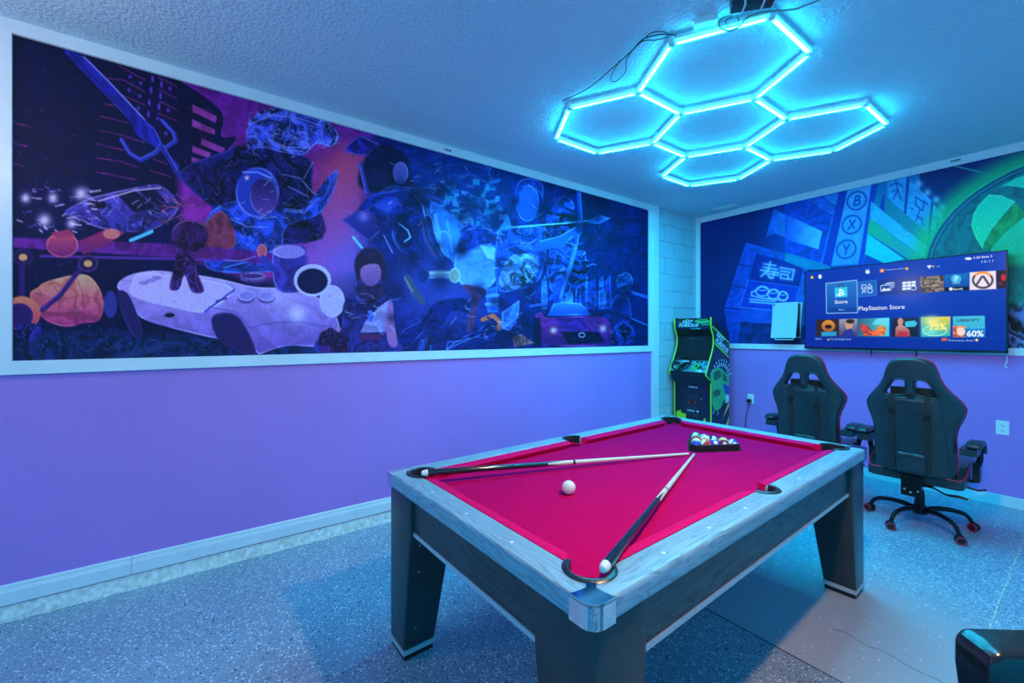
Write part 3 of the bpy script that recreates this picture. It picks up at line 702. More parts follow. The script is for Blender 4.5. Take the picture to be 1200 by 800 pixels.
for sx in (1, -1):
    for yy in (-.48, -.09):
        bm = bm_new(); tube(bm, [(sx * .21, yy, .405), (sx * .225, yy - (.02 if yy < -.3 else -.02), 0)], [.018, .013], 10); obj('leg', bm, MBLACK, pc)
# ================================================================== OUTLETS, CORDS, CONSOLE
DSLOT = mat('socket_slot', (.03, .03, .03), .5)
def outlet(x, z, label):
    o = thing('wall_outlet', label, 'outlet', (x, YF, z)); box('cover_plate', -.037, .037, -.007, 0, -.058, .058, PLATE, o, .003)
    for s in (1, -1):
        bm = bm_new(); lathe(bm, [(.017, 0), (.017, .003), (.015, .004)], 20, Matrix.Translation((0, -.007, s * .022)) @ Matrix.Rotation(R(90), 4, 'X')); f = obj('socket', bm, PLATE, o)
        for a, b in ((-.007, .001), (.005, .007)): box('slot', a - .0012 if a < 0 else a, a + .0012 if a < 0 else b, -.0118, -.0105, s * .022 - .002, s * .022 + .007, DSLOT, f)
        bm = bm_new(); lathe(bm, [(.0025, 0), (.0025, .0012)], 8, Matrix.Translation((0, -.0108, s * .022 - .009)) @ Matrix.Rotation(R(90), 4, 'X')); obj('slot', bm, DSLOT, f)
    return o
outlet(2.738, .655, 'white wall outlet with empty sockets beside the gaming chair'); outlet(.706, .650, 'white wall outlet holding a black plug beside the arcade machine')
pg = thing('power_plug', 'black power plug and cord hanging from a wall outlet', 'plug', (.70, YF - .012, .625))
box('plug_body', -.022, .022, -.035, 0, -.02, .022, BLACKP, pg, .006)
cord = smooth_path([(0, -.02, -.018), (-.004, -.02, -.06), (-.018, -.018, -.12), (-.04, -.012, -.18), (-.045, -.01, -.24), (-.05, -.01, -.5), (-.04, -.02, -.60)], 5)
bm = bm_new(); tube(bm, cord, .0032, 6); obj('cord', bm, BLACKR, pg)
# console: two curved white plates around a black core, on a wire cradle
cs = thing('game_console', 'white game console mounted on the wall beside the television', 'game console', (1.128, YF - .025, 1.60), R(0))
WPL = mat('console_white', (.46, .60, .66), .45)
def plate_mesh(y0, bow, w, h):
    bm = bm_new(); nx, nz = 8, 10
    def P(i, j, t):
        x = -w + 2 * w * i / nx; z = -h + 2 * h * j / nz; return (x + .012 * z / h, y0 + bow * ((x / w) ** 2 * .5 + (z / h) ** 2) + t, z)
    A = [[bm.verts.new(P(i, j, 0)) for i in range(nx + 1)] for j in range(nz + 1)]; B = [[bm.verts.new(P(i, j, .006)) for i in range(nx + 1)] for j in range(nz + 1)]
    for j in range(nz):
        for i in range(nx):
            bm.faces.new((A[j][i], A[j][i + 1], A[j + 1][i + 1], A[j + 1][i])); bm.faces.new((B[j][i], B[j + 1][i], B[j + 1][i + 1], B[j][i + 1]))
    for j in range(nz):
        bm.faces.new((A[j][0], A[j + 1][0], B[j + 1][0], B[j][0])); bm.faces.new((A[j][nx], B[j][nx], B[j + 1][nx], A[j + 1][nx]))
    for i in range(nx):
        bm.faces.new((A[0][i], B[0][i], B[0][i + 1], A[0][i + 1])); bm.faces.new((A[nz][i], A[nz][i + 1], B[nz][i + 1], B[nz][i]))
    return bm
front = obj('side_plate', plate_mesh(-.098, -.012, .128, .20), WPL, cs, True, 50); obj('side_plate', plate_mesh(-.006, .004, .134, .20), WPL, cs, True, 50)
box('core', -.118, .122, -.090, -.006, -.185, .185, BLACKP, cs, .01)
bm = bm_new(); tube(bm, [(-.10, -.095, -.19), (-.10, -.10, -.218), (.09, -.10, -.218), (.09, -.095, -.19)], .004, 8); obj('cradle', bm, PLATE, cs)
GREYI = mat('grey_emblem', (.10, .11, .12), .5)
bm = bm_new()
for pts in ([(-.004, -.012), (.001, -.010), (.001, .012), (.006, .009), (.009, .004), (.006, .001), (.003, .003), (.003, .016), (-.004, .014)], [(-.012, -.006), (-.005, -.003), (-.005, -.001), (-.013, -.004)], [(.003, -.006), (.011, -.003), (.010, -.001), (.003, -.004)]):
    prism(bm, [(x - .10, z + .173) for x, z in pts], -.1205, -.1085, XZ)
obj('emblem', bm, GREYI, front)
# ================================================================== TELEVISION
TVX0, TVX1, TVZ0, TVZ1, TVY = 1.318, 2.774, 1.284, 2.132, YF - .095
tv = thing('television', 'wide flat television on the far wall showing a blue console menu', 'television', ((TVX0 + TVX1) / 2, TVY, TVZ0))
tw, th = (TVX1 - TVX0) / 2, TVZ1 - TVZ0
box('panel', -tw, tw, 0, .03, 0, th, BLACKP, tv, .004, 1); box('rear_housing', -tw * .7, tw * .7, .03, .065, .1, th * .75, BLACKP, tv, .01)
box('wall_bracket', -.2, .2, .06, .086, .25, .55, MBLACK, tv)
for a, b, c, e in ((-tw, tw, th - .008, th), (-tw, tw, 0, .020), (-tw, -tw + .008, 0, th), (tw - .008, tw, 0, th)): box('bezel', a, b, -.005, .004, c, e, mat('gloss_bezel', (.01, .011, .014), .15), tv, .0015, 1)
# straps, cords and the light strip below the set
for u, dx, sl in ((1021, .004, 'short black pull strap below the television, over the gap between the gaming chairs'), (1073.5, .012, 'short black pull strap below the television, over the top of a gaming chair')):
    q = on_y(u, 409, YF - .05); bm = bm_new(); tube(bm, smooth_path([(q.x + dx, q.y, TVZ0 + .03), (q.x + .004, q.y - .003, TVZ0 - .015), (q.x, q.y, TVZ0 - .045), (q.x - .004, q.y, TVZ0 - .052)], 4), .0055, 6)
    tag(obj('mount_strap', bm, BLACKR), sl, 'strap', 'pull straps below the television')
bm = bm_new(); q = on_y(1179, 412, YF - .02); tube(bm, smooth_path([(q.x + .005, q.y, 1.262), (q.x + .004, q.y - .004, 1.21), (q.x - .004, q.y, 1.17), (q.x + .012, q.y, 1.160)], 4), .004, 6); tag(obj('white_cord', bm, PLATE), 'short white cord hanging at the edge of the television', 'cord')
# small maker tags printed on the frame boards
for nm, u, v, ax in (('frame_tag', 525, 176, 'x'), ('frame_tag', 1120, 188, 'y')):
    bm = bm_new()
    q = on_x(u, v, T) if ax == 'x' else on_y(u, v, YF - T)
    for k in range(5):
        a = -.03 + k * .0125
        if ax == 'x': bx(bm, q.x, q.x + .0008, q.y + a, q.y + a + .009, q.z - .008, q.z + .008)
        else: bx(bm, q.x + a, q.x + a + .009, q.y - .0008, q.y, q.z - .008, q.z + .008)
    tag(obj(nm, bm, LBL), 'tiny dark printed tag on the top board of the %s mural frame' % ('left' if ax == 'x' else 'far'), 'tag')
# ================================================================== ARCADE MACHINE
ar = thing('arcade_machine', 'black arcade driving cabinet with lime edges, steering wheel and green car art', 'arcade machine', (.052, 4.83, 0))
AW = .49
PROF = [(.0, 0), (.0, .82), (-.02, .90), (-.10, .955), (-.105, .985), (-.03, 1.13), (.035, 1.26), (.055, 1.36), (.045, 1.43), (.01, 1.50), (.0, 1.56), (.0, 1.645), (.035, 1.648), (.10, 1.64), (.155, 1.60), (.19, 1.555), (.25, 1.535), (.33, 1.52), (.39, 1.485), (.41, 1.44), (.41, 0)]
SIDE = mat('arcade_side_navy', (.012, .02, .06), .35, var=(14, .5)); LIME = mat('lime_edge', (.38, .75, .03), .4); NAVY = mat('arcade_front_navy', (.012, .016, .045), .4)
sides = []
for x0, x1 in ((0, .014), (AW - .014, AW)):
    bm = bm_new(); prism(bm, PROF, x0, x1, lambda a, b, d: (d, a, b)); sides.append(obj('side_panel', bm, SIDE, ar, False))
    bm = bm_new(); pts = smooth_path([(x0 + .007, a - .002, b) for a, b in PROF[:12]], 2); tube(bm, pts, .0085, 6); obj('edge_moulding', bm, LIME, sides[-1])
sp = sides[1]
box('front_panel', .014, AW - .014, .02, .032, .03, .84, NAVY, ar)
box('back_panel', .014, AW - .014, .395, .408, .03, 1.47, BLACKP, ar)
box('top_panel', .014, AW - .014, .0, .11, 1.628, 1.638, BLACKP, ar)
# control deck
def sheet(name, pts, m, par=ar, x0=.014, x1=AW - .014, t=.012):
    """panel swept across the cabinet from a side profile line (y,z)-(y,z)"""
    (a, b), (c, d_) = pts; n = Vector((d_ - b, -(c - a))).normalized() * t; bm = bm_new()
    prism(bm, [(a, b), (c, d_), (c - n.x * -1, d_ - n.y * -1), (a + n.x, b + n.y)], x0, x1, lambda p, q, e: (e, p, q)); return obj(name, bm, m, par, False)
DECK = mat('arcade_deck_art', (.10, .30, .36), .35, var=(26, .8))
deck = sheet('control_deck', [(-.095, .985), (.03, 1.115)], DECK, t=-.012)
sheet('deck_front', [(.0, .845), (-.093, .965)], NAVY, t=-.012); sheet('deck_lip', [(-.102, .955), (-.097, .985)], BLACKP, t=-.01)
sheet('screen_bezel', [(.035, 1.115), (.10, 1.42)], BLACKP, t=-.012)
scr = sheet('screen', [(.0385, 1.15), (.091, 1.40)], mat('dark_arcade_screen', (.01, .018, .026), .08, spec=.8), x0=.085, x1=AW - .05, t=-.002)
sheet('speaker_panel', [(.10, 1.42), (.02, 1.505)], BLACKP, t=-.01)
sl = Vector((.065, .305)).normalized()
CYS = mat('screen_glow_cyan', (.02, .08, .12), .3, emis=(.01, .10, .16), es=1.0); BLS = mat('screen_glow_blue', (.02, .04, .12), .3, emis=(.01, .03, .14), es=1.0)
def on_screen(pts, m, name='screen_image', e=.004):
    bm = bm_new(); prism(bm, pts, 0, e, lambda a, b, d: (a, .0385 + .0525 * b - d * .98 - .0035, 1.15 + .25 * b + d * .2)); return obj(name, bm, m, scr, False)
on_screen([(.10, .03), (.135, .03), (.185, .96), (.16, .96)], CYS); on_screen([(.15, .03), (.175, .03), (.215, .96), (.20, .96)], CYS); on_screen([(.31, .5), (.325, .5), (.325, .96), (.31, .96)], BLS)
on_screen([(.27, .12), (.30, .10), (.33, .22), (.34, .45), (.32, .55), (.28, .48), (.27, .3)], BLS); on_screen([(.34, .55), (.365, .6), (.36, .72), (.345, .68)], BLS)
# marquee
MARQ = mat('marquee_panel', (.02, .03, .06), .3); GREEN = mat('car_green', (.05, .50, .16), .4); DGREEN = mat('car_dark_green', (.01, .14, .07), .4); PALEB = mat('pale_blue_ink', (.55, .75, .85), .4)
mq = box('marquee', .014, AW - .014, .004, .016, 1.515, 1.632, MARQ, ar)
def dec(pts, m, par, y, name='decal', e=.0012):
    bm = bm_new(); prism(bm, pts, y - e, y, XZ); return obj(name, bm, m, par, False)
dec([(.27, 1.60), (.30, 1.615), (.35, 1.622), (.36, 1.628), (.43, 1.628), (.44, 1.61), (.468, 1.60), (.47, 1.582), (.42, 1.575), (.34, 1.572), (.29, 1.585)], GREEN, mq, .004); dec([(.335, 1.612), (.37, 1.618), (.42, 1.616), (.425, 1.604), (.34, 1.602)], DGREEN, mq, .0028)
dec([(.15, 1.624), (.20, 1.627), (.205, 1.617), (.16, 1.614)], LIME, mq, .004); dec([(.36, 1.560), (.47, 1.565), (.47, 1.553), (.36, 1.549)], GREEN, mq, .004)
text('FAST', (.105, .0036, 1.575), .040, PALEB, mq, .15, shear=.35, bold=.03); text('FURIOUS', (.058, .0036, 1.535), .037, PALEB, mq, .27, shear=.35, bold=.03); text('&', (.07, .0036, 1.578), .022, LIME, mq, bold=.02); text('Arcade', (.36, .0036, 1.528), .014, PALEB, mq, .085, shear=.3) if False else None
# steering wheel on the deck
dn = Vector((0, -.72, .69)); dq = Vector((0, .69, .72))
wc_ = Vector((.155, -.062, 1.062))
wh = bpy.data.objects.new('tmp', None)
def WP(a, r, h=0): return wc_ + Vector((1, 0, 0)) * (r * math.cos(a)) + dq * (r * math.sin(a)) + dn * h
bm = bm_new(); tube(bm, [WP(t, .112, .035) for t in np.linspace(0, 2 * math.pi, 36, False)], .0125, 10, False, True); whl = obj('steering_wheel', bm, BLACKP, ar)
for t in (R(8), R(172), R(270)):
    bm = bm_new(); tube(bm, [WP(t, .02, .02), WP(t, .10, .033)], [.020, .012], 8); obj('spoke', bm, BLACKP, whl)
bm = bm_new(); tube(bm, [WP(0, 0, -.03), WP(0, 0, .028)], [.03, .034], 18); hb = obj('wheel_hub', bm, BLACKP, whl)
bm = bm_new(); tube(bm, [WP(t, .023, .029) for t in np.linspace(0, 2 * math.pi, 24, False)], .003, 6, False, True); tube(bm, [WP(R(200), .02, .03), WP(R(20), .02, .03)], .003, 6); obj('hub_emblem', bm, PALEB, hb)
# deck art patches, buttons, shifter
def on_deck(pts, m, name='decal', h=.003):
    u = Vector((0, .125, .13)).normalized(); nn = Vector((0, -.72, .69)); o0_ = Vector((0, -.095, .985))
    bm = bm_new(); A_ = [bm.verts.new(o0_ + Vector((a, 0, 0)) + u * b + nn * .013) for a, b in pts]; B_ = [bm.verts.new(o0_ + Vector((a, 0, 0)) + u * b + nn * (.013 + h)) for a, b in pts]; n = len(pts)
    bm.faces.new(A_[::-1]); bm.faces.new(B_)
    for i in range(n): bm.faces.new((A_[i], A_[(i + 1) % n], B_[(i + 1) % n], B_[i]))
    return obj(name, bm, m, deck, False)
on_deck([(.06, .04), (.13, .03), (.16, .07), (.09, .11)], GREEN, h=.001); on_deck([(.27, .02), (.36, .03), (.38, .10), (.32, .15), (.28, .10)], GREEN, h=.001); on_deck([(.02, .01), (.07, .01), (.05, .06), (.02, .08)], PALEB, h=.001); on_deck([(.36, .005), (.42, .005), (.43, .03), (.38, .04)], PALEB, h=.001)
on_deck([(.40, .10), (.46, .12), (.47, .165), (.42, .16)], mat('deck_blue', (.03, .12, .4), .4), h=.001); on_deck([(.10, .145), (.24, .15), (.23, .17), (.12, .17)], PALEB, h=.001)
for a, b in ((.315, .155), (.372, .155), (.33, .085), (.385, .08), (.37, .055)):
    on_deck([(a + .013 * math.cos(t), b + .013 * math.sin(t)) for t in np.linspace(0, 2 * math.pi, 14, False)], BLACKP, 'button', .010)
# front decals: coin door, green splash, lettering
fp = [o for o in ar.children if o.name.startswith('front_panel')][0]
cd_ = box('coin_door', .155, .335, .012, .021, .30, .70, mat('coin_door_navy', (.018, .026, .05), .5), ar, .003, 1)
for x in (.175, .25): 
    f = box('coin_slot', x, x + .06, .006, .014, .575, .645, BLACKP, cd_, .003, 1); box('slot_light', x + .022, x + .038, .003, .0065, .592, .628, mat('dim_red_light', (.10, .01, .01), .4, emis=(.25, .02, .02), es=.5), f)
for x in (.185, .255): box('coin_return', x, x + .05, .006, .014, .36, .43, BLACKP, cd_, .003, 1)
bm = bm_new(); lathe(bm, [(.010, 0), (.010, .006), (.006, .009)], 12, Matrix.Translation((.355, .02, .66)) @ Matrix.Rotation(R(90), 4, 'X')); obj('lock', bm, STEEL, ar)
bm = bm_new(); lathe(bm, [(.013, 0), (.013, .002)], 12, Matrix.Translation((.31, .012, .505)) @ Matrix.Rotation(R(90), 4, 'X')); obj('decal', bm, PALEB, cd_)
text('FURIOUS', (.185, .0195, .785), .020, PALEB, fp, .12, shear=.3, bold=.02); text('RAW THRILLS', (.17, .0115, .497), .017, PALEB, cd_, .10, shear=.2, bold=.02) if False else text('FURIOUS', (.17, .0115, .497), .018, PALEB, cd_, .10, shear=.2, bold=.02)
SPL = mat('lime_splash', (.42, .70, .02), .4)
dec([(.016, .05), (.15, .05), (.15, .46), (.135, .445), (.12, .465), (.105, .45), (.09, .46), (.075, .50), (.06, .475), (.045, .485), (.03, .465), (.016, .47)], SPL, fp, .02)
dec([(.30, .05), (AW - .016, .05), (AW - .016, .36), (.45, .37), (.43, .40), (.415, .385), (.40, .44), (.385, .43), (.37, .38), (.35, .36), (.335, .30), (.31, .29)], SPL, fp, .02)
# side art (facing the room): slanted lime stripes, lettering, tachometer, green car, tyre tracks
def sd(pts, m, e=.0012, name='decal', lift=0):
    bm = bm_new(); prism(bm, pts, AW + lift, AW + lift + e, lambda a, b, d: (d, a, b)); return obj(name, bm, m, sp, False)
YEL = mat('pale_lime_ink', (.55, .68, .12), .4)
sd([(.02, 1.545), (.02, 1.525), (.40, 1.33), (.40, 1.35)], LIME); sd([(.07, 1.345), (.07, 1.325), (.40, 1.15), (.40, 1.17)], LIME)
for body, y, z, hh, ww in (('FAST', .10, 1.425, .06, .20), ('FURIOUS', .075, 1.355, .06, .33)):
    Mr = Matrix(((0, 0, 1), (math.cos(R(-27)), -math.sin(R(-27)), 0), (math.sin(R(-27)), math.cos(R(-27)), 0))).to_euler()
    text(body, (AW + .0004, y, z), hh, PALEB, sp, ww, rot=Mr, shear=.3, bold=.035, ext=.001)
cy_, cz_ = .225, .90
for k in range(11):
    a = R(15 + 15 * k); 
    for r0, r1, w in ((.155, .20, .010), (.215, .245, .007)):
        c, s = math.cos(a), math.sin(a); sd([(cy_ + r0 * c - w * s, cz_ + r0 * s + w * c), (cy_ + r1 * c - w * s, cz_ + r1 * s + w * c), (cy_ + r1 * c + w * s, cz_ + r1 * s - w * c), (cy_ + r0 * c + w * s, cz_ + r0 * s - w * c)], PALEB)
sd([(-.03, .98), (.05, 1.03), (.13, 1.045), (.22, 1.03), (.32, .97), (.40, .94), (.40, .68), (.36, .60), (.30, .60), (.29, .66), (.20, .55), (.12, .53), (.05, .55), (.015, .62), (.015, .80), (-.01, .88)], GREEN, lift=.0006)
sd([(.04, .985), (.12, 1.015), (.20, 1.0), (.22, .93), (.10, .895), (.05, .90)], DGREEN, lift=.0020); sd([(.25, .985), (.34, .93), (.36, .86), (.26, .88)], DGREEN, lift=.002); sd([(.03, .76), (.10, .79), (.20, .77), (.19, .71), (.05, .70)], DGREEN, lift=.002)
sd([(.25, .85), (.40, .80), (.40, .70), (.30, .72)], mat('car_blue', (.02, .07, .45), .4), lift=.002); sd([(.31, .70), (.40, .69), (.40, .62), (.33, .60)], PALEB, lift=.002)
sd([(.22, .40), (.25, .42), (.40, .62), (.40, .55)], YEL); sd([(.12, .10), (.19, .10), (.40, .46), (.40, .54)], SIDE); sd([(.20, .10), (.25, .10), (.40, .36), (.40, .44)], YEL); sd([(.28, .10), (.31, .10), (.40, .25), (.40, .31)], YEL)
sd([(.12, .47), (.16, .50), (.14, .53)], GREEN); sd([(.03, .50), (.06, .52), (.05, .545)], PALEB)
# ================================================================== PRINTS (flat artwork on murals and the lit screen)
class Paint:
    """paints artwork into the vertex colours of a fine grid; U,V = drawing coordinates of every vertex"""
    def __init__(s, S, Tt, U, V, base):
        s.S, s.T = S, Tt; s.U, s.V = U, V; s.C = np.empty(U.shape + (3,)); s.C[:] = base; s.U1 = U[0]
        h, w = U.shape; s.n1 = s.fbm(w, h, 6); s.n2 = s.fbm(w, h, 26); s.n3 = rng.random((h, w)) - .5
    def fbm(s, w, h, k):
        out = np.zeros((h, w)); amp = 1.0
        for o in range(4):
            ky, kx = max(2, int(k * h / w * 2 ** o)) + 2, int(k * 2 ** o) + 2
            g = rng.random((ky, kx)); y = np.linspace(0, ky - 1.001, h); x = np.linspace(0, kx - 1.001, w); yi, xi = y.astype(int), x.astype(int); fy, fx = (y - yi)[:, None], (x - xi)[None]
            fy = fy * fy * (3 - 2 * fy); fx = fx * fx * (3 - 2 * fx)
            out += amp * ((g[yi][:, xi] * (1 - fx) + g[yi][:, xi + 1] * fx) * (1 - fy) + (g[yi + 1][:, xi] * (1 - fx) + g[yi + 1][:, xi + 1] * fx) * fy - .5); amp *= .55
        return out
    def win(s, x0, x1, y0, y1):
        c = np.nonzero((s.U1 >= x0) & (s.U1 <= x1))[0]
        if len(c) == 0: return None
        v = s.V[:, c[0]:c[-1] + 1]; r = np.nonzero(((v >= y0) & (v <= y1)).any(1))[0]
        if len(r) == 0: return None
        return (slice(r[0], r[-1] + 1), slice(c[0], c[-1] + 1))
    def put(s, w, a, col):
        a = a[..., None]; s.C[w] = s.C[w] * (1 - a) + np.asarray(col, float) * a
    def sdf(s, w, pts):
        x, y = s.U[w], s.V[w]; d = np.full(x.shape, 1e9); ins = np.zeros(x.shape, bool); n = len(pts)
        for i in range(n):
            (ax, ay), (bx_, by) = pts[i], pts[(i + 1) % n]; ex, ey = bx_ - ax, by - ay; L2 = ex * ex + ey * ey + 1e-12
            t = np.clip(((x - ax) * ex + (y - ay) * ey) / L2, 0, 1); d = np.minimum(d, (x - ax - t * ex) ** 2 + (y - ay - t * ey) ** 2)
            c = ((ay > y) != (by > y)) & (x < ex * (y - ay) / (ey if abs(ey) > 1e-9 else 1e-9) + ax); ins ^= c
        return np.where(ins, -1, 1) * np.sqrt(d)
    smooth = False
    def poly(s, pts, col, a=1.0, soft=.6, to=None, ax=(0, 1), rim=None, rw=1.2, tex=0.0):
        if s.smooth and 6 <= len(pts) < 20: pts = [(p.x, p.y) for p in smooth_path([(x, y, 0) for x, y in pts], 4, True)]
        xs, ys = [p[0] for p in pts], [p[1] for p in pts]; w = s.win(min(xs) - 3 - soft, max(xs) + 3 + soft, min(ys) - 3 - soft, max(ys) + 3 + soft)
        if w is None: return
        d = s.sdf(w, pts); m = np.clip(.5 - d / (2 * soft), 0, 1) * a; c = np.empty(d.shape + (3,)); c[:] = col
        if to is not None:
            g = np.clip(((s.U[w] - min(xs)) / max(1e-6, max(xs) - min(xs)) * ax[0] + (s.V[w] - min(ys)) / max(1e-6, max(ys) - min(ys)) * ax[1]), 0, 1)[..., None]; c = c * (1 - g) + np.asarray(to, float) * g
        if tex: c *= (1 + tex * (1.1 * s.n2[w] + .8 * np.sin(s.n1[w] * 22 + s.n2[w] * 9)))[..., None]
        if tex >= .2 and s.smooth:      # engraved / folded line work
            for nn, fq, al in ((s.n1, 9, .55), (s.n2, 5, .5)):
                q_ = np.abs(((nn[w] * fq + .15 * s.n2[w] * fq) % 1) - .5); k = np.clip(1 - q_ / .07, 0, 1)[..., None] * al * min(1, tex * 2); hi = np.minimum(255, np.asarray(col, float) * 1.25 + (62, 74, 95)); c = c * (1 - k) + hi * k
                k = np.clip(1 - np.abs(q_ - .16) / .10, 0, 1)[..., None] * al * .8 * min(1, tex * 2); c = c * (1 - .6 * k)
        if rim is not None:
            k = (np.clip(1 - np.abs(d + rw * .8) / rw, 0, 1) * np.clip(.42 + 1.3 * s.n2[w], 0, .8))[..., None]; c = c * (1 - k) + np.asarray(rim, float) * k
        s.put(w, m, c)
    def ell(s, cx, cy, rx, ry, col, **k): s.poly([(cx + rx * math.cos(t), cy + ry * math.sin(t)) for t in np.linspace(0, 2 * math.pi, 22, False)], col, **k)
    def line(s, pts, col, w=1.0, a=1.0, glow=0, closed=False):
        if closed: pts = list(pts) + [pts[0]]
        pad = w + glow * 3 + 2; xs, ys = [p[0] for p in pts], [p[1] for p in pts]; wi = s.win(min(xs) - pad, max(xs) + pad, min(ys) - pad, max(ys) + pad)
        if wi is None: return
        x, y = s.U[wi], s.V[wi]; d = np.full(x.shape, 1e9)
        for (ax, ay), (bx_, by) in zip(pts, pts[1:]):
            ex, ey = bx_ - ax, by - ay; L2 = ex * ex + ey * ey + 1e-12; t = np.clip(((x - ax) * ex + (y - ay) * ey) / L2, 0, 1); d = np.minimum(d, (x - ax - t * ex) ** 2 + (y - ay - t * ey) ** 2)
        d = np.sqrt(d)
        if glow: s.put(wi, np.exp(-(d / glow) ** 2) * .35 * a, col)
        s.put(wi, np.clip((w / 2 - d) / 1.0 + .5, 0, 1) * a, col)
    def ring(s, cx, cy, rx, ry, col, w=1.0, a0=0, a1=360, **k): s.line([(cx + rx * math.cos(R(t)), cy + ry * math.sin(R(t))) for t in np.linspace(a0, a1, 28)], col, w, **k)
    def glow(s, cx, cy, r, col, a=1.0, ry=None):
        w = s.win(cx - 2.6 * r, cx + 2.6 * r, cy - 2.6 * (ry or r), cy + 2.6 * (ry or r))
        if w is None: return
        d2 = ((s.U[w] - cx) / r) ** 2 + ((s.V[w] - cy) / (ry or r)) ** 2; s.put(w, np.exp(-d2) * a, col)
    def mesh(s, name, f, mtl, parent=None, gain=(1, 1, 1), cap=.85):
        h, w = s.U.shape; P = np.empty((h, w, 3), 'f'); P[..., 0], P[..., 1], P[..., 2] = f(s.S, s.T)
        idx = np.arange(h * w).reshape(h, w); q = np.stack([idx[:-1, :-1], idx[:-1, 1:], idx[1:, 1:], idx[1:, :-1]], -1).reshape(-1, 4)
        me = bpy.data.meshes.new(name); me.vertices.add(h * w); me.vertices.foreach_set('co', P.ravel()); me.loops.add(q.size); me.loops.foreach_set('vertex_index', q.ravel().astype('i'))
        me.polygons.add(len(q)); me.polygons.foreach_set('loop_start', np.arange(0, q.size, 4, dtype='i')); me.update(calc_edges=True)
        c = np.clip(s.C, 0, 255) / 255; c = np.where(c <= .04045, c / 12.92, ((c + .055) / 1.055) ** 2.4); c = np.clip(c * np.asarray(gain), 0, cap)
        at = me.color_attributes.new('Col', 'FLOAT_COLOR', 'POINT'); at.data.foreach_set('color', np.concatenate([c, np.ones((h, w, 1))], -1).astype('f').ravel())
        return link(name, me, mtl, parent, False)
def grid_px(u0, u1, n, conv):     # grid positions spaced evenly as seen, so print detail is even
    return np.array([conv(u) for u in np.linspace(u0, u1, n)])

# ------------------------------------------------------------------ left mural
ys = grid_px(15.0, 759.3, 900, lambda u: on_x(u, 300, 0.004).y); ys[0], ys[-1] = LY0, LY1
zs = np.linspace(LZ1, LZ0, 330); Sg, Tg = np.meshgrid(ys, zs)
U, V = proj(0.004, Sg, Tg)
P = Paint(Sg, Tg, U, V, (13, 17, 72))
P.C *= (1 + .35 * P.n1)[..., None]; P.smooth = True
c1_ = lambda L_: [(10 + a / 4, 40 + b / 4) for a, b in L_]
c2_ = lambda L_: [(10 + a / 3.81, 220 + b / 3.81) for a, b in L_]
c3_ = lambda L_: [(190 + a / 4.21, 90 + b / 4.21) for a, b in L_]
c4_ = lambda L_: [(190 + a / 4.57, 250 + b / 4.57) for a, b in L_]
c5_ = lambda L_: [(370 + a / 5, 140 + b / 5) for a, b in L_]
c6_ = lambda L_: [(370 + a / 5.217, 270 + b / 5.217) for a, b in L_]
c7_ = lambda L_: [(570 + a / 3.333, 180 + b / 3.333) for a, b in L_]
# sky, haze
P.poly([(200, 80), (440, 150), (470, 310), (300, 330), (215, 300)], (98, 26, 140), soft=6, to=(150, 55, 165), tex=.12)
P.glow(400, 205, 30, (190, 70, 110), .9, 34); P.glow(392, 250, 34, (180, 80, 150), .8, 45); P.glow(385, 310, 40, (150, 100, 205), .8, 40); P.glow(420, 300, 50, (110, 110, 210), .7, 45)
P.poly([(440, 150), (600, 195), (770, 240), (770, 420), (420, 420)], (17, 36, 122), soft=14, to=(20, 32, 112), tex=.2)
P.glow(520, 340, 70, (62, 80, 190), .8, 45); P.glow(560, 260, 60, (40, 110, 205), .35, 50); P.glow(505, 215, 60, (24, 54, 140), .5, 40)
# buildings
P.poly(c3_([(0, -10), (95, 25), (292, 170), (290, 290), (365, 300), (300, 380), (200, 430), (0, 460)]), (16, 13, 66), tex=.15)
for q in ([(150, 135), (270, 195), (265, 228), (150, 172)], [(148, 208), (262, 262), (258, 285), (148, 245)], [(195, 303), (310, 352), (300, 380), (192, 335)], [(150, 340), (240, 375), (235, 402), (148, 372)], [(145, 395), (200, 410), (190, 425), (145, 420)]): P.poly(c3_(q), (140, 62, 150), tex=.1)
P.poly(c1_([(20, 0), (400, 100), (410, 680), (20, 700)]), (12, 17, 72), soft=8, tex=.10)
for q in ([(20, 412), (103, 435)], [(20, 510), (85, 525)], [(20, 607), (72, 617)], [(465, 207), (545, 217), (640, 272)], [(525, 282), (640, 332)], [(445, 327), (500, 335)], [(430, 385), (560, 415)], [(425, 450), (520, 470), (635, 507)], [(415, 515), (570, 550)], [(415, 580), (520, 595), (610, 625)], [(410, 645), (600, 682)], [(665, 640), (760, 667)], [(680, 585), (745, 610)], [(705, 260), (790, 302)], [(710, 315), (790, 355)], [(700, 370), (785, 405)], [(520, 150), (640, 215)], [(700, 200), (790, 245)]): P.line(c1_(q), (160, 55, 160), .9, .85)
for q in ((565, 262), (615, 290), (608, 347), (570, 200), (620, 230), (700, 395), (748, 357), (738, 465), (757, 255)): (x, y), = c1_([q]); P.ell(x, y, 2.2, 2.4, (90, 50, 165))
for q in ((660, 320), (655, 375), (668, 262), (675, 210), (705, 340), (717, 235), (712, 290)): (x, y), = c1_([q]); P.ell(x, y, 1.6, 4, (105, 60, 190))
for k in range(26):
    x, y = random.uniform(205, 262), random.uniform(105, 190); P.line([(x, y), (x + 12, y + 4)], (95, 35, 120), .8, .5)
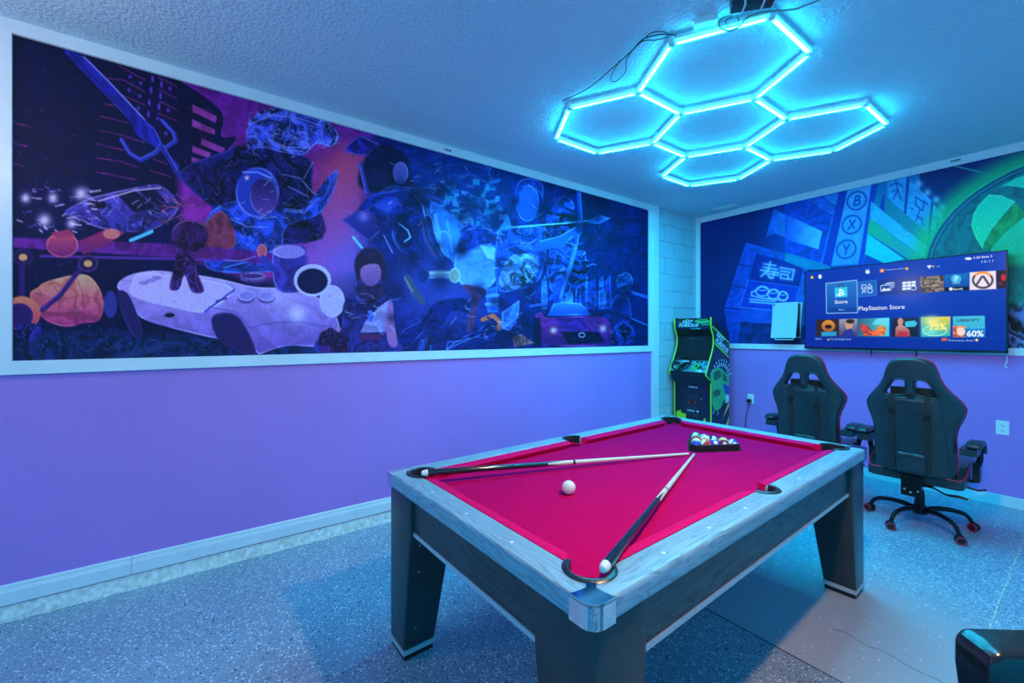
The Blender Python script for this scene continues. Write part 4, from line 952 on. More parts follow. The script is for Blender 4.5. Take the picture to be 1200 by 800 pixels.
# sword
P.poly(c1_([(262, 82), (350, 105), (460, 210), (640, 400), (690, 450), (718, 520), (690, 530), (600, 470), (570, 410), (420, 250)]), (38, 42, 165), rim=(110, 120, 225), tex=.18)
P.line(c1_([(352, 105), (470, 222), (640, 402)]), (150, 160, 240), 1.6, .8); P.line(c1_([(300, 95), (450, 260), (590, 420)]), (20, 24, 110), 1.4, .7)
for q, w_ in (([(530, 495), (570, 560), (620, 590), (690, 555), (715, 525)], 5), ([(720, 405), (775, 465), (785, 500), (735, 535)], 5), ([(715, 525), (760, 590), (790, 625)], 6)): P.line(c1_(q), (48, 60, 175), w_); P.line(c1_([(a - 6, b - 6) for a, b in q]), (130, 145, 235), 1, .7)
P.line(c3_([(0, 345), (70, 470), (160, 560), (260, 640)]), (44, 50, 150), 5); P.line(c3_([(5, 335), (75, 460), (165, 550), (262, 630)]), (120, 130, 225), 1, .7)
# armoured bulk (plain stand-in): plated dome over dark shoulders
P.poly(c3_([(300, 370), (430, 335), (720, 400), (740, 560), (790, 800), (350, 800), (240, 640), (90, 490), (140, 430), (230, 395)]), (28, 25, 92), rim=(80, 85, 190), tex=.45)
P.poly(c3_([(415, 300), (425, 230), (480, 175), (570, 150), (680, 172), (780, 205), (850, 250), (870, 300), (835, 345), (760, 330), (700, 385), (600, 375), (500, 350), (430, 360)]), (60, 68, 170), rim=(160, 180, 245), tex=.65)
for k in range(34):
    x, y = random.uniform(292, 395), random.uniform(128, 176)
    P.ring(x, y, random.uniform(2, 6), random.uniform(2, 5), (150, 170, 240), .8, random.uniform(0, 180), random.uniform(200, 360), a=.6)
for q in ([(440, 230), (540, 190), (660, 200), (780, 240)], [(520, 310), (600, 345), (720, 350)], [(540, 330), (620, 362), (700, 370)], [(590, 480), (680, 500), (760, 590)], [(620, 540), (720, 590)], [(700, 500), (745, 420)]): P.line(c3_(q), (140, 155, 235), 1.2, .75)
# space-suit stand-in: closed dark visor
P.poly(c3_([(205, 740), (260, 650), (380, 610), (560, 640), (690, 655), (755, 575), (820, 490), (870, 460), (850, 560), (770, 680), (610, 745), (600, 900), (560, 960), (260, 960), (200, 880)]), (38, 66, 175), rim=(120, 150, 240), tex=.4)
P.poly(c3_([(205, 735), (290, 660), (350, 740), (355, 840), (250, 860), (205, 820)]), (118, 58, 92), tex=.2, rim=(170, 110, 150))
for q in ([(340, 700), (420, 740), (520, 740)], [(420, 640), (470, 700), (560, 690)], [(600, 660), (700, 670), (770, 600)], [(355, 860), (470, 880), (580, 850)], [(610, 650), (690, 660)]): P.line(c3_(q), (135, 165, 245), 1.3, .7)
(x, y), = c3_([(470, 570)]); P.ell(x, y, 26, 30, (48, 66, 180), rim=(150, 175, 250), rw=1.8); (x, y), = c3_([(503, 590)]); P.ell(x, y, 17, 22, (38, 30, 105), to=(105, 75, 170), rim=(140, 160, 240)); P.line(c3_([(400, 470), (470, 470), (540, 500)]), (120, 150, 245), 2); (x, y), = c3_([(418, 498)]); P.glow(x, y, 2.5, (255, 190, 220))
# wrecked vehicle with sparks
P.poly(c2_([(250, 110), (330, 60), (400, 35), (560, 0), (680, -12), (760, 90), (640, 190), (450, 190), (330, 150)]), (74, 62, 150), to=(45, 45, 130), rim=(170, 150, 220), tex=.35)
P.poly(c2_([(480, 25), (560, 8), (660, 90), (560, 110)]), (22, 20, 70)); P.poly(c2_([(580, 10), (650, 0), (715, 78), (690, 100)]), (26, 22, 74)); P.ell(*c2_([(400, 75)])[0], 10, 5, (20, 18, 60)); P.line(c2_([(545, 235), (640, 195)]), (90, 190, 240), 4); P.line(c2_([(400, 60), (560, 12), (680, 0)]), (200, 180, 235), 1.4)
for k in range(60):
    x, y = random.uniform(15, 110), random.uniform(218, 272); l = random.uniform(2, 12)
    P.line([(x, y), (x + l, y + random.uniform(-3, 4))], random.choice([(150, 130, 220), (90, 70, 180), (210, 190, 240), (30, 24, 90)]), random.uniform(.8, 2.2), .75)
for x, y, r in ((95, 227, 8), (52, 258, 8), (62, 232, 6), (30, 232, 6), (84, 262, 6)): P.glow(x, y, r, (220, 215, 250), .85)
for k in range(40):
    x, y = random.uniform(190, 222), random.uniform(228, 262); P.line([(x, y), (x + random.uniform(-9, 9), y + random.uniform(-6, 2))], random.choice([(220, 130, 120), (180, 90, 150), (120, 90, 200)]), .9, .7)
# rails and road
P.poly([(15, 278), (210, 286), (360, 300), (360, 312), (15, 290)], (96, 38, 140), soft=1.2, tex=.15); P.line([(48, 300), (240, 304)], (112, 62, 180), 3, .8)
P.poly([(15, 385), (240, 392), (420, 408), (420, 430), (15, 430)], (18, 42, 98), soft=6, tex=.3); P.poly([(110, 424), (200, 398), (215, 402), (140, 424)], (40, 70, 135), .7, soft=2)
for k in range(70): x, y = random.uniform(40, 140), random.uniform(378, 412); P.ell(x, y, random.uniform(.5, 1.6), .8, (70, 90, 170), a=.6)
# orange boulder and knobs (plain stand-ins)
P.poly(c2_([(95, 480), (130, 445), (180, 415), (330, 385), (395, 430), (425, 510), (405, 590), (330, 605), (250, 620), (150, 580)]), (214, 142, 120), to=(150, 52, 125), rim=(235, 165, 150), tex=.16)
for q in ([(190, 420), (230, 480), (220, 600)], [(300, 390), (330, 470), (340, 600)], [(120, 470), (230, 500), (330, 480), (410, 500)], [(150, 555), (260, 560), (400, 545)]): P.line(c2_(q), (120, 50, 95), 1, .6)
P.ell(*c2_([(455, 520)])[0], 8, 16, (70, 70, 170), a=.8)
P.ell(*c2_([(240, 255)])[0], 19, 15, (186, 84, 120), to=(110, 40, 120), rim=(225, 140, 150)); P.poly(c2_([(190, 200), (270, 185), (300, 215), (220, 225)]), (150, 60, 110)); P.poly(c2_([(320, 235), (450, 180), (520, 200), (430, 260), (330, 300)]), (150, 56, 110), to=(110, 40, 120)); P.ell(*c2_([(460, 205)])[0], 10, 6, (225, 120, 130))
P.line(c2_([(150, 545), (230, 480), (290, 400), (345, 335)]), (58, 32, 118), 6); P.line(c2_([(150, 538), (225, 472), (285, 395)]), (120, 80, 190), 1.2, .7)
for q in ((355, 338), (65, 310)): (x, y), = c2_([q]); P.ell(x, y, 12, 10, (40, 24, 90), rim=(120, 80, 170)); P.ell(x, y, 5, 4, (240, 160, 120))
P.line(c2_([(60, 340), (60, 480)]), (52, 30, 115), 7); (x, y), = c2_([(60, 560)]); P.ell(x, y, 22, 20, (226, 130, 110), to=(170, 70, 110)); P.ell(x - 3, y + 3, 16, 15, (50, 28, 110), rim=(130, 80, 190)); P.ell(x + 8, y + 22, 16, 11, (38, 36, 130), tex=.5)
# game pad
P.poly([(137, 336), (150, 323), (180, 317), (215, 320), (255, 326), (300, 336), (345, 338), (375, 350), (395, 372), (396, 398), (372, 406), (340, 405), (318, 410), (303, 415), (292, 404), (250, 396), (200, 384), (165, 372), (152, 352)], (172, 158, 232), to=(112, 92, 188), rim=(205, 200, 250), tex=.06)
P.poly(c2_([(485, 465), (530, 470), (570, 550), (600, 650), (560, 665), (510, 570)]), (44, 34, 104), rim=(80, 66, 150)); P.poly(c4_([(262, 570), (300, 535), (390, 540), (450, 610), (505, 752), (430, 750), (330, 700), (285, 650)]), (46, 36, 104), rim=(84, 70, 155))
P.poly(c4_([(-150, 340), (-90, 320), (110, 335), (380, 400), (235, 525), (60, 505), (-160, 440)]), (182, 172, 240), rim=(215, 210, 252)); P.line(c4_([(230, 525), (385, 410)]), (40, 60, 190), 2); P.line(c4_([(250, 500), (400, 530), (470, 610), (600, 585), (740, 580), (870, 605)]), (96, 84, 170), 1.1)
P.ell(*c4_([(40, 545)])[0], 6, 2.6, (30, 24, 70)); P.line(c4_([(290, 470), (345, 455)]), (70, 60, 140), 2)
for q, rx, ry, cc in (((450, 440), 10, 6.5, (135, 130, 215)), ((560, 440), 10, 6.5, (135, 130, 215)), ((485, 335), 15, 4.5, (74, 50, 132))): (x, y), = c4_([q]); P.ell(x, y + 3, rx, ry, (90, 80, 160)); P.ell(x, y, rx, ry, cc, rim=(190, 190, 245))
P.glow(348, 368, 10, (205, 205, 250), .8); P.glow(330, 350, 14, (190, 190, 248), .5)
for q in ((-60, 360), (-100, 372), (-30, 345)): (x, y), = c4_([q]); P.ell(x, y, 6, 2.4, (150, 140, 215), rim=(120, 110, 190))
# plain balls and drum standing on the pad (stand-ins)
P.poly(c4_([(40, 400), (60, 300), (80, 215), (160, 215), (190, 320), (225, 415), (160, 420), (120, 330), (90, 405)]), (60, 30, 105), rim=(130, 80, 165), tex=.4); (x, y), = c4_([(148, 120)]); P.ell(x, y, 22, 19, (58, 28, 92), rim=(170, 110, 185), tex=.35)
P.line(c4_([(170, 225), (320, 220)]), (92, 42, 120), 7); P.line(c4_([(330, 290), (450, 260)]), (70, 120, 220), 2); P.line(c4_([(330, 250), (420, 255), (500, 230)]), (130, 130, 220), 1.2)
P.poly(c4_([(590, 200), (640, 165), (730, 170), (770, 205), (760, 400), (612, 405)]), (66, 58, 165), rim=(150, 150, 235), tex=.2); P.ell(*c4_([(680, 205)])[0], 19, 8, (140, 132, 215), rim=(190, 190, 245)); P.ell(*c4_([(535, 200)])[0], 6, 8, (190, 90, 120), rim=(220, 150, 170)); P.line(c4_([(540, 240), (600, 300)]), (60, 66, 175), 7)
(x, y), = c4_([(910, 470)]); P.ell(x, y, 15, 19, (176, 172, 236), rim=(215, 215, 252)); (x, y), = c4_([(805, 358)]); P.ell(x, y, 22, 19, (180, 180, 240), rim=(230, 230, 255)); P.ell(x, y + 1, 18, 15, (26, 22, 82))
P.poly(c4_([(840, 700), (860, 630), (960, 640), (1010, 720), (980, 760), (860, 740)]), (50, 28, 84), tex=.3)
# red plume and dark machine
P.poly(c5_([(180, 150), (130, 230), (100, 400), (60, 620), (20, 800), (150, 760), (240, 560), (300, 300), (270, 160)]), (196, 84, 120), a=.55, soft=8, to=(150, 90, 190))
P.poly(c5_([(185, 150), (260, 95), (340, 130), (420, 160), (300, 210), (180, 190)]), (38, 30, 130), rim=(150, 120, 220), tex=.3)
P.poly(c5_([(310, 200), (400, 150), (520, 210), (560, 320), (560, 420), (300, 420), (250, 330)]), (22, 24, 78), soft=2, tex=.2)
P.ell(*c5_([(455, 250)])[0], 15, 15, (17, 20, 74)); P.ell(*c5_([(497, 312)])[0], 9, 13, (104, 96, 176), to=(70, 66, 150), rim=(150, 150, 225))
P.poly(c5_([(360, 440), (440, 385), (540, 395), (650, 395), (760, 410), (750, 500), (660, 480), (560, 470), (400, 480)]), (38, 62, 145), rim=(100, 140, 220), tex=.3)
P.line(c5_([(262, 262), (300, 430)]), (66, 60, 165), 5); P.line(c5_([(256, 265), (292, 430)]), (140, 140, 230), 1, .8)
P.poly(c5_([(250, 520), (330, 440), (430, 420), (545, 408), (630, 500), (645, 590), (600, 740), (520, 790), (450, 700), (440, 600), (370, 560), (290, 540)]), (22, 44, 148), rim=(110, 150, 240), rw=1.6, tex=.25)
P.poly(c5_([(150, 590), (245, 530), (390, 645), (310, 715)]), (70, 66, 170), to=(30, 34, 120), ax=(.6, .4), rim=(150, 150, 235)); P.poly(c5_([(330, 500), (470, 455), (490, 490), (420, 560)]), (70, 90, 205), a=.7, soft=3); P.glow(*c5_([(280, 570)])[0], 6, (150, 150, 235), .7)
P.ell(*c5_([(520, 680)])[0], 12, 15, (14, 26, 96), rim=(70, 130, 225)); P.line(c5_([(490, 610), (540, 650), (555, 690), (520, 715)]), (120, 190, 250), 1.6); P.line(c5_([(400, 680), (450, 780)]), (130, 150, 230), 1.2); P.line(c5_([(575, 440), (625, 500), (640, 570)]), (140, 190, 250), 1.4)
P.line(c5_([(620, 580), (640, 700), (700, 800)]), (110, 90, 150), 3, .6); P.line(c5_([(640, 580), (670, 700), (740, 800)]), (30, 110, 150), 3, .6); P.line(c5_([(220, 690), (270, 750)]), (110, 220, 220), 3, .8)
# cluttered town behind
for k in range(120):
    x, y = random.uniform(508, 585), random.uniform(182, 272)
    if y < 150 + (x - 380) * .285 + 6: continue
    w_, h_ = random.uniform(3, 14), random.uniform(2, 8); t = random.uniform(-.3, .5); P.poly([(x, y), (x + w_, y + w_ * t), (x + w_, y + h_ + w_ * t), (x, y + h_)], random.choice([(40, 120, 195), (84, 150, 215), (26, 66, 150), (20, 48, 125), (60, 96, 175), (40, 150, 190)]), a=.75, rim=(110, 180, 235) if k % 3 == 0 else None, rw=.7)
for k in range(40): x, y = random.uniform(500, 585), random.uniform(185, 262); P.line([(x, y), (x + random.uniform(-10, 10), y + random.uniform(-8, 8))], (120, 190, 240), .7, .6)
for r in (90, 115, 140): P.ring(540, 250, r * .6, r * .5, (50, 100, 190), .8, 200, 300, a=.6)
# crystal shards and orb (plain stand-in at the centre)
for q, cc, ct in (([(668, 478), (760, 530), (860, 610), (900, 700), (860, 800), (760, 800), (700, 680)], (40, 105, 205), (70, 150, 230)), ([(1130, 560), (1150, 640), (1130, 760), (1060, 800), (1030, 700)], (56, 130, 220), (90, 170, 238)), ([(840, 640), (900, 600), (960, 640), (930, 720), (850, 720)], (24, 44, 140), (30, 70, 180))): P.poly(c5_(q), cc, to=ct, rim=(140, 195, 250), rw=1.4, tex=.12)
P.poly(c6_([(720, 10), (780, 100), (840, 200), (870, 120), (800, 0)]), (60, 140, 225), to=(40, 100, 205), rim=(140, 195, 250)); P.line(c5_([(700, 560), (740, 760)]), (110, 180, 242), 4, .7); P.line(c5_([(770, 590), (800, 770)]), (100, 170, 240), 3, .7)
(x, y), = c6_([(985, 210)]); P.ell(x, y, 27, 32, (70, 124, 216), to=(96, 150, 228), rim=(150, 200, 252), rw=1.8, tex=.08); P.poly(c6_([(860, 130), (900, 10), (1000, -20), (1110, 20), (1130, 110), (1040, 90), (930, 130)]), (26, 46, 140), rim=(100, 160, 240), tex=.3)
for k in range(9): P.line(c6_([(1010 + k * 12, 90 + k * 4), (1050 + k * 8, 165 + k * 2)]), (180, 215, 252), 1.2, .7)
P.poly(c6_([(895, 330), (1040, 360), (1000, 420), (960, 600), (925, 600), (950, 420)]), (88, 50, 110), rim=(120, 90, 150)); P.poly(c6_([(1040, 360), (1110, 340), (1115, 500), (1050, 500)]), (40, 100, 205), rim=(120, 180, 245)); P.line(c6_([(1045, 400), (1112, 395)]), (110, 175, 240), 4, .8); P.line(c6_([(1045, 450), (1112, 448)]), (110, 175, 240), 4, .8)
P.line(c6_([(660, 275), (760, 265), (860, 275)]), (126, 165, 205), 9); P.line(c6_([(660, 262), (850, 255)]), (190, 215, 230), 2, .8); P.ell(*c6_([(850, 275)])[0], 7, 9, (130, 160, 170), rim=(190, 215, 225)); P.ell(*c6_([(660, 275)])[0], 7, 9, (24, 50, 130), rim=(120, 170, 230)); P.line(c6_([(560, 290), (600, 370), (650, 430)]), (70, 84, 130), 9); P.line(c6_([(545, 290), (590, 370)]), (160, 170, 160), 2, .7)
P.poly(c6_([(545, 600), (640, 550), (720, 450), (850, 415), (950, 425), (930, 510), (840, 500), (780, 590), (700, 600), (640, 640), (560, 720), (480, 700)]), (20, 34, 118), rim=(60, 110, 215), tex=.2)
P.poly(c6_([(1000, 600), (1060, 545), (1110, 570), (1110, 620), (1030, 660), (960, 660), (800, 730), (880, 660)]), (18, 36, 122), rim=(80, 140, 235), tex=.3)
for a in (0, .3, .6): P.line(c6_([(1000 - 200 * a, 640 + 60 * a), (900 - 150 * a, 680), (800, 728)]), (90, 150, 240), 1.2, .7)
P.line(c6_([(1020, 545), (1085, 520), (1125, 560), (1120, 600)]), (200, 110, 90), 5); P.line(c6_([(1050, 530), (1100, 560), (1100, 610)]), (20, 30, 90), 2)
P.poly(c6_([(1140, 500), (1200, 470), (1230, 560), (1180, 610), (1130, 600)]), (50, 80, 190), rim=(130, 170, 245), tex=.2)
# seated figure stand-in, faceless
P.poly(c6_([(165, 470), (190, 420), (265, 385), (420, 380), (465, 430), (480, 640), (500, 740), (20, 745), (40, 640), (150, 610)]), (44, 44, 130), rim=(80, 80, 180), tex=.25)
P.poly(c6_([(300, 560), (420, 430), (465, 425), (425, 620), (270, 625)]), (136, 138, 212), tex=.1); P.poly(c6_([(440, 450), (470, 440), (480, 560), (500, 700), (450, 700), (430, 600)]), (150, 110, 180)); P.poly(c6_([(245, 380), (270, 325), (400, 330), (425, 385), (350, 440), (280, 420)]), (44, 30, 80), tex=.35)
(x, y), = c6_([(333, 215)]); P.ell(x, y, 19, 22, (44, 32, 78), rim=(84, 66, 140), tex=.15); (x, y), = c6_([(336, 262)]); P.ell(x, y, 12.5, 15, (158, 118, 186), to=(120, 84, 160)); P.poly(c6_([(245, 250), (270, 180), (340, 165), (420, 190), (430, 330), (405, 290), (395, 215), (330, 205), (275, 235), (262, 330)]), (44, 32, 78))
P.line(c6_([(190, 420), (330, 500), (440, 420)]), (26, 28, 96), 2.4); P.ell(*c6_([(335, 520)])[0], 3.5, 7, (50, 90, 200)); P.poly(c6_([(270, 630), (400, 635), (400, 670), (270, 670)]), (84, 44, 110)); P.line(c6_([(80, 690), (140, 600)]), (170, 130, 190), 5); P.poly(c6_([(20, 640), (90, 590), (200, 660), (200, 745), (20, 745)]), (50, 28, 96), tex=.4)
P.poly(c6_([(620, 740), (640, 670), (690, 650), (720, 740)]), (36, 60, 140), tex=.5)
# tower blocks on the right
P.poly(c7_([(375, 150), (640, 225), (640, 770), (490, 770), (490, 560), (375, 480)]), (14, 30, 104), soft=3, tex=.15)
for i in range(16):
    for j in range(22):
        if random.random() < .45: x, y = 684 + i * 4.4 + random.uniform(-.6, .6), 236 + j * 4.2; P.poly([(x, y), (x + 1.8, y + .4), (x + 1.8, y + 2), (x, y + 1.6)], (28, 76, 185), a=random.uniform(.2, .7), soft=.5)
for q in ([(565, 537), (635, 558)], [(560, 640), (635, 672)], [(570, 545), (635, 565)]): P.line(c7_(q), (70, 130, 225), 1.3, .8)
for k in range(14): x = random.uniform(632, 715); P.poly([(x, 328), (x + 5, 322), (x + 7, 350), (x + 6, 362), (x - 1, 362)], random.choice([(40, 90, 190), (22, 48, 140), (64, 120, 210)]), rim=(110, 175, 240), rw=.8, tex=.3)
# spear bearer stand-in, faceless
P.poly(c7_([(40, 330), (100, 290), (210, 285), (250, 330), (230, 420), (200, 500), (110, 535), (40, 520)]), (32, 66, 170), rim=(90, 150, 235), tex=.4)
P.poly(c7_([(70, 430), (120, 390), (200, 400), (190, 480), (110, 530), (50, 510)]), (84, 116, 200), tex=.6); (x, y), = c7_([(160, 190)]); P.ell(x, y, 14, 23, (54, 104, 200), to=(36, 80, 180), rim=(130, 185, 245)); P.poly(c7_([(110, 150), (130, 105), (180, 95), (220, 120), (220, 190), (205, 150), (150, 130), (120, 200)]), (28, 56, 150), rim=(90, 150, 230), tex=.3)
P.poly(c7_([(225, 290), (260, 210), (300, 165), (340, 190), (350, 260), (390, 400), (385, 500), (330, 540), (250, 530)]), (28, 56, 150), rim=(90, 150, 232), tex=.7)
for k in range(40): x, y = random.uniform(645, 685), random.uniform(232, 340); P.line([(x, y), (x + random.uniform(-6, 6), y + random.uniform(-8, 8))], random.choice([(110, 175, 242), (60, 120, 215), (20, 40, 120)]), .9, .7)
P.line(c7_([(210, 360), (290, 340), (360, 300)]), (50, 98, 198), 11); P.line(c7_([(210, 342), (290, 322), (350, 285)]), (120, 180, 245), 1.4, .7); P.line(c7_([(360, 150), (368, 250), (345, 380), (310, 500), (250, 565)]), (34, 84, 190), 5); P.line(c7_([(365, 150), (373, 250), (350, 380), (315, 500)]), (110, 180, 245), 1, .8); P.line(c7_([(100, 287), (300, 272), (440, 257)]), (140, 196, 250), 1.6); P.poly(c7_([(400, 262), (440, 238), (485, 252), (440, 275), (395, 268)]), (70, 120, 215), rim=(150, 205, 250), rw=1)
P.line(c7_([(290, 560), (350, 360)]), (80, 130, 215), 3)
# sports car
P.poly(c7_([(190, 640), (215, 620), (240, 640), (410, 632), (475, 648), (487, 700), (470, 748), (215, 750), (185, 735)]), (140, 44, 150), to=(56, 20, 104), rim=(190, 100, 190), tex=.15); P.poly(c7_([(238, 634), (262, 585), (300, 578), (370, 584), (412, 630)]), (70, 126, 215), to=(36, 70, 170), rim=(150, 200, 250)); P.line(c7_([(172, 595), (235, 585)]), (60, 90, 180), 3); P.poly(c7_([(265, 640), (380, 640), (400, 690), (300, 690)]), (70, 30, 130), tex=.2); P.poly(c7_([(290, 695), (440, 695), (460, 735), (320, 745)]), (16, 14, 60)); P.poly(c7_([(185, 640), (210, 640), (215, 750), (180, 750)]), (18, 16, 66))
for q in ((262, 690), (455, 683)): P.glow(*c7_([q])[0], 4, (250, 190, 190), .9)
P.ring(*c7_([(373, 708)])[0], 3.4, 2.6, (190, 200, 240), .9)
# plain vase-like silhouettes
P.poly(c7_([(480, 660), (485, 590), (505, 555), (540, 545), (562, 580), (560, 650)]), (24, 40, 120), rim=(120, 150, 225), tex=.3); P.ell(*c7_([(540, 500)])[0], 10, 12, (44, 76, 165), rim=(130, 175, 240), tex=.4); P.poly(c7_([(490, 690), (520, 650), (570, 660), (580, 720), (560, 745), (495, 745)]), (36, 50, 150), rim=(110, 150, 235), tex=.6); P.poly(c7_([(100, 720), (130, 700), (190, 740), (110, 755)]), (150, 110, 130), tex=.3); P.poly(c7_([(60, 620), (130, 570), (125, 640), (60, 690)]), (60, 100, 205), rim=(130, 180, 245), tex=.3)
for k in range(150):        # glints along the armour, machinery and crystal shapes
    cx, cy, sx, sy = random.choice([(340, 160, 45, 22), (300, 240, 40, 40), (475, 225, 55, 45), (560, 290, 45, 60), (620, 290, 40, 60), (670, 300, 30, 50), (120, 245, 60, 20), (430, 360, 40, 30), (570, 380, 40, 22)])
    x, y = random.gauss(cx, sx * .5), random.gauss(cy, sy * .5); a = random.uniform(-.9, .9); l = random.uniform(3, 11); b_ = random.uniform(-2, 2)
    P.line([(x, y), (x + l * .5 * math.cos(a) + b_, y + l * .5 * math.sin(a) - b_), (x + l * math.cos(a), y + l * math.sin(a))], random.choice([(185, 205, 250), (120, 150, 235), (150, 185, 250)]), random.uniform(.6, 1.3), .6)
for k in range(60):
    x, y = random.uniform(450, 740), random.uniform(215, 405); P.glow(x, y, random.uniform(4, 12), (8, 12, 60), .55)
# fine printed detail and sheet seams
for k in range(420):
    x, y = random.uniform(20, 755), random.uniform(60, 415); l = random.uniform(1.5, 7); a = random.uniform(0, 6.3)
    P.line([(x, y), (x + l * math.cos(a), y + l * math.sin(a) * .7)], (130, 150, 235) if random.random() < .6 else (8, 10, 50), .7, .38)
for u in (188, 333, 450, 547, 628, 696): P.line([(u, 30), (u, 430)], (90, 100, 190), .5, .25)
P.C = 255 * np.clip(P.C / 255, 0, 1) ** 1.22 * 1.12; P.C *= (1 + .16 * P.n3)[..., None]
MUR = print_mat('left_mural_print', (34, .22), .7)
m1 = P.mesh('wall_mural', lambda S_, T_: (0.004, S_, T_), MUR, None, (1.55, 1.08, .86)); tag(m1, 'long framed purple and blue game artwork mural on the left wall', 'mural')

# ------------------------------------------------------------------ far mural
us = grid_px(821.0, 1236, 520, lambda u: on_y(u, 300, YF - .004).x); us[0] = FX0; us = np.concatenate([us, np.linspace(us[-1], 4.60, 121)[1:]])
zs = np.linspace(FZ1, FZ0, 240); Sg, Tg = np.meshgrid(us, zs); U, V = proj(Sg, YF - .004, Tg)
P = Paint(Sg, Tg, U, V, (14, 36, 118)); P.C *= (1 + .25 * P.n1)[..., None]
d8 = lambda L_: [(815 + a / 5.33, 260 + b / 5.33) for a, b in L_]
d6 = lambda L_: [(815 + a / 5.33, 180 + b / 5.33) for a, b in L_]
dB = lambda L_: [(920 + a / 5.714, 180 + b / 5.714) for a, b in L_]
dX = lambda L_: [(1040 + a / 5.714, 170 + b / 5.714) for a, b in L_]
P.poly([(905, 200), (1060, 200), (1060, 330), (905, 330)], (18, 60, 170), soft=20)
P.poly(d8([(315, 128), (700, 240), (700, 640), (250, 770), (215, 770), (180, 540)]), (24, 62, 196), to=(22, 90, 200), ax=(1, 0), tex=.10, rim=(50, 110, 225), rw=.8)
P.poly(d8([(378, 195), (682, 275), (642, 410), (335, 360)]), (14, 36, 138), tex=.1); P.poly(d8([(330, 362), (645, 406), (600, 560), (275, 530)]), (20, 52, 190), tex=.06)
P.glow(*d8([(510, 310)])[0], 22, (30, 70, 200), .6, 10)
P.line(d8([(330, 362), (275, 530), (480, 552)]), (90, 160, 235), .8, .8); P.line(d8([(330, 362), (645, 406)]), (60, 120, 225), .8, .7)
INK = (170, 212, 255)
for q in ([(430, 262), (500, 272)], [(425, 283), (512, 296)], [(408, 300), (520, 318)], [(468, 250), (452, 305)], [(455, 300), (410, 338)], [(440, 322), (515, 332)], [(492, 312), (482, 352), (464, 346)], [(456, 335), (462, 346)], [(530, 285), (615, 300)], [(615, 300), (603, 361), (580, 353)], [(533, 305), (590, 315)], [(536, 325), (580, 332), (575, 357), (531, 350), (536, 325)]): P.line(d8(q), INK, 1.0, .95, glow=2)
for cx, cy, rx, ry in ((418, 422, 40, 22), (487, 440, 36, 22), (546, 452, 30, 20)):
    (x, y), = d8([(cx, cy)]); P.ring(x, y + 2, rx / 5.33, (ry + 8) / 5.33, INK, .9, glow=1.5); P.ring(x, y - 1, rx / 8.5, ry / 10, INK, .9)
P.line(d8([(380, 425), (350, 440), (350, 460), (420, 475), (560, 490), (575, 470)]), INK, .9, glow=1.5); P.line(d8([(342, 482), (500, 496)]), INK, .9, glow=1.5); P.line(d8([(342, 498), (480, 510)]), INK, .9, glow=1.5)
for q in ([(275, 265), (345, 280)], [(225, 395), (310, 412)], [(185, 535), (280, 548)], [(470, 560), (455, 610)]): P.line(d8(q), (12, 34, 120), 1.6, .9)
P.poly(d8([(285, 622), (460, 632), (690, 660), (690, 760), (265, 760)]), (16, 44, 122), tex=.2); P.poly(d8([(280, 548), (480, 560), (460, 628), (285, 618)]), (24, 78, 205), a=.6)
P.poly(d6([(490, 345), (700, 450), (700, 575), (500, 498), (440, 520)]), (26, 84, 214), to=(50, 160, 235), ax=(1, 0), tex=.08)
# facade shapes left of the button column
P.poly(dB([(0, 320), (130, 290), (300, 280), (330, 420), (290, 745), (0, 680)]), (18, 62, 190), tex=.15)
P.poly(dB([(0, 405), (250, 520), (222, 640), (0, 570)]), (26, 84, 220), to=(110, 196, 250), ax=(1, 0), tex=.05); P.poly(dB([(120, 315), (230, 275), (365, 398), (315, 425)]), (30, 92, 220), tex=.1); P.poly(dB([(250, 280), (360, 250), (345, 350), (300, 330)]), (40, 130, 225), a=.8); P.line(dB([(130, 310), (320, 420), (362, 400)]), (14, 44, 150), 1.4); P.poly(dB([(0, 660), (290, 745), (310, 780), (120, 770), (0, 720)]), (18, 140, 190), a=.8)
P.line(dB([(320, 430), (245, 735)]), (60, 130, 235), 2, .7)
P.poly(dB([(365, 242), (420, 235), (310, 752), (250, 740)]), (16, 46, 176)); P.poly(dB([(575, 200), (622, 195), (525, 740), (488, 740)]), (18, 56, 190))
P.poly(dB([(420, 238), (580, 200), (490, 740), (308, 752)]), (78, 160, 238), to=(56, 140, 230), tex=.05)
BI = (12, 62, 172)
for (cx, cy) in ((480, 315), (447, 475), (410, 640)):
    (x, y), = dB([(cx, cy)]); P.line([(x + 11 * math.cos(t) + 1.6 * math.sin(t), y - 10.6 * math.sin(t)) for t in np.linspace(0, 2 * math.pi, 30)], BI, 1.9)
for q in ([(460, 345), (475, 285)], [(475, 285), (497, 282), (500, 298), (485, 312), (468, 314)], [(485, 312), (502, 318), (498, 336), (482, 343), (460, 345)], [(432, 446), (462, 498)], [(470, 446), (424, 505)], [(392, 612), (410, 640), (432, 606)], [(410, 640), (404, 672)]): P.line(dB(q), BI, 2.0)
P.poly(dB([(622, 195), (670, 185), (655, 280), (520, 745), (525, 735)]), (20, 110, 180), to=(20, 160, 150))
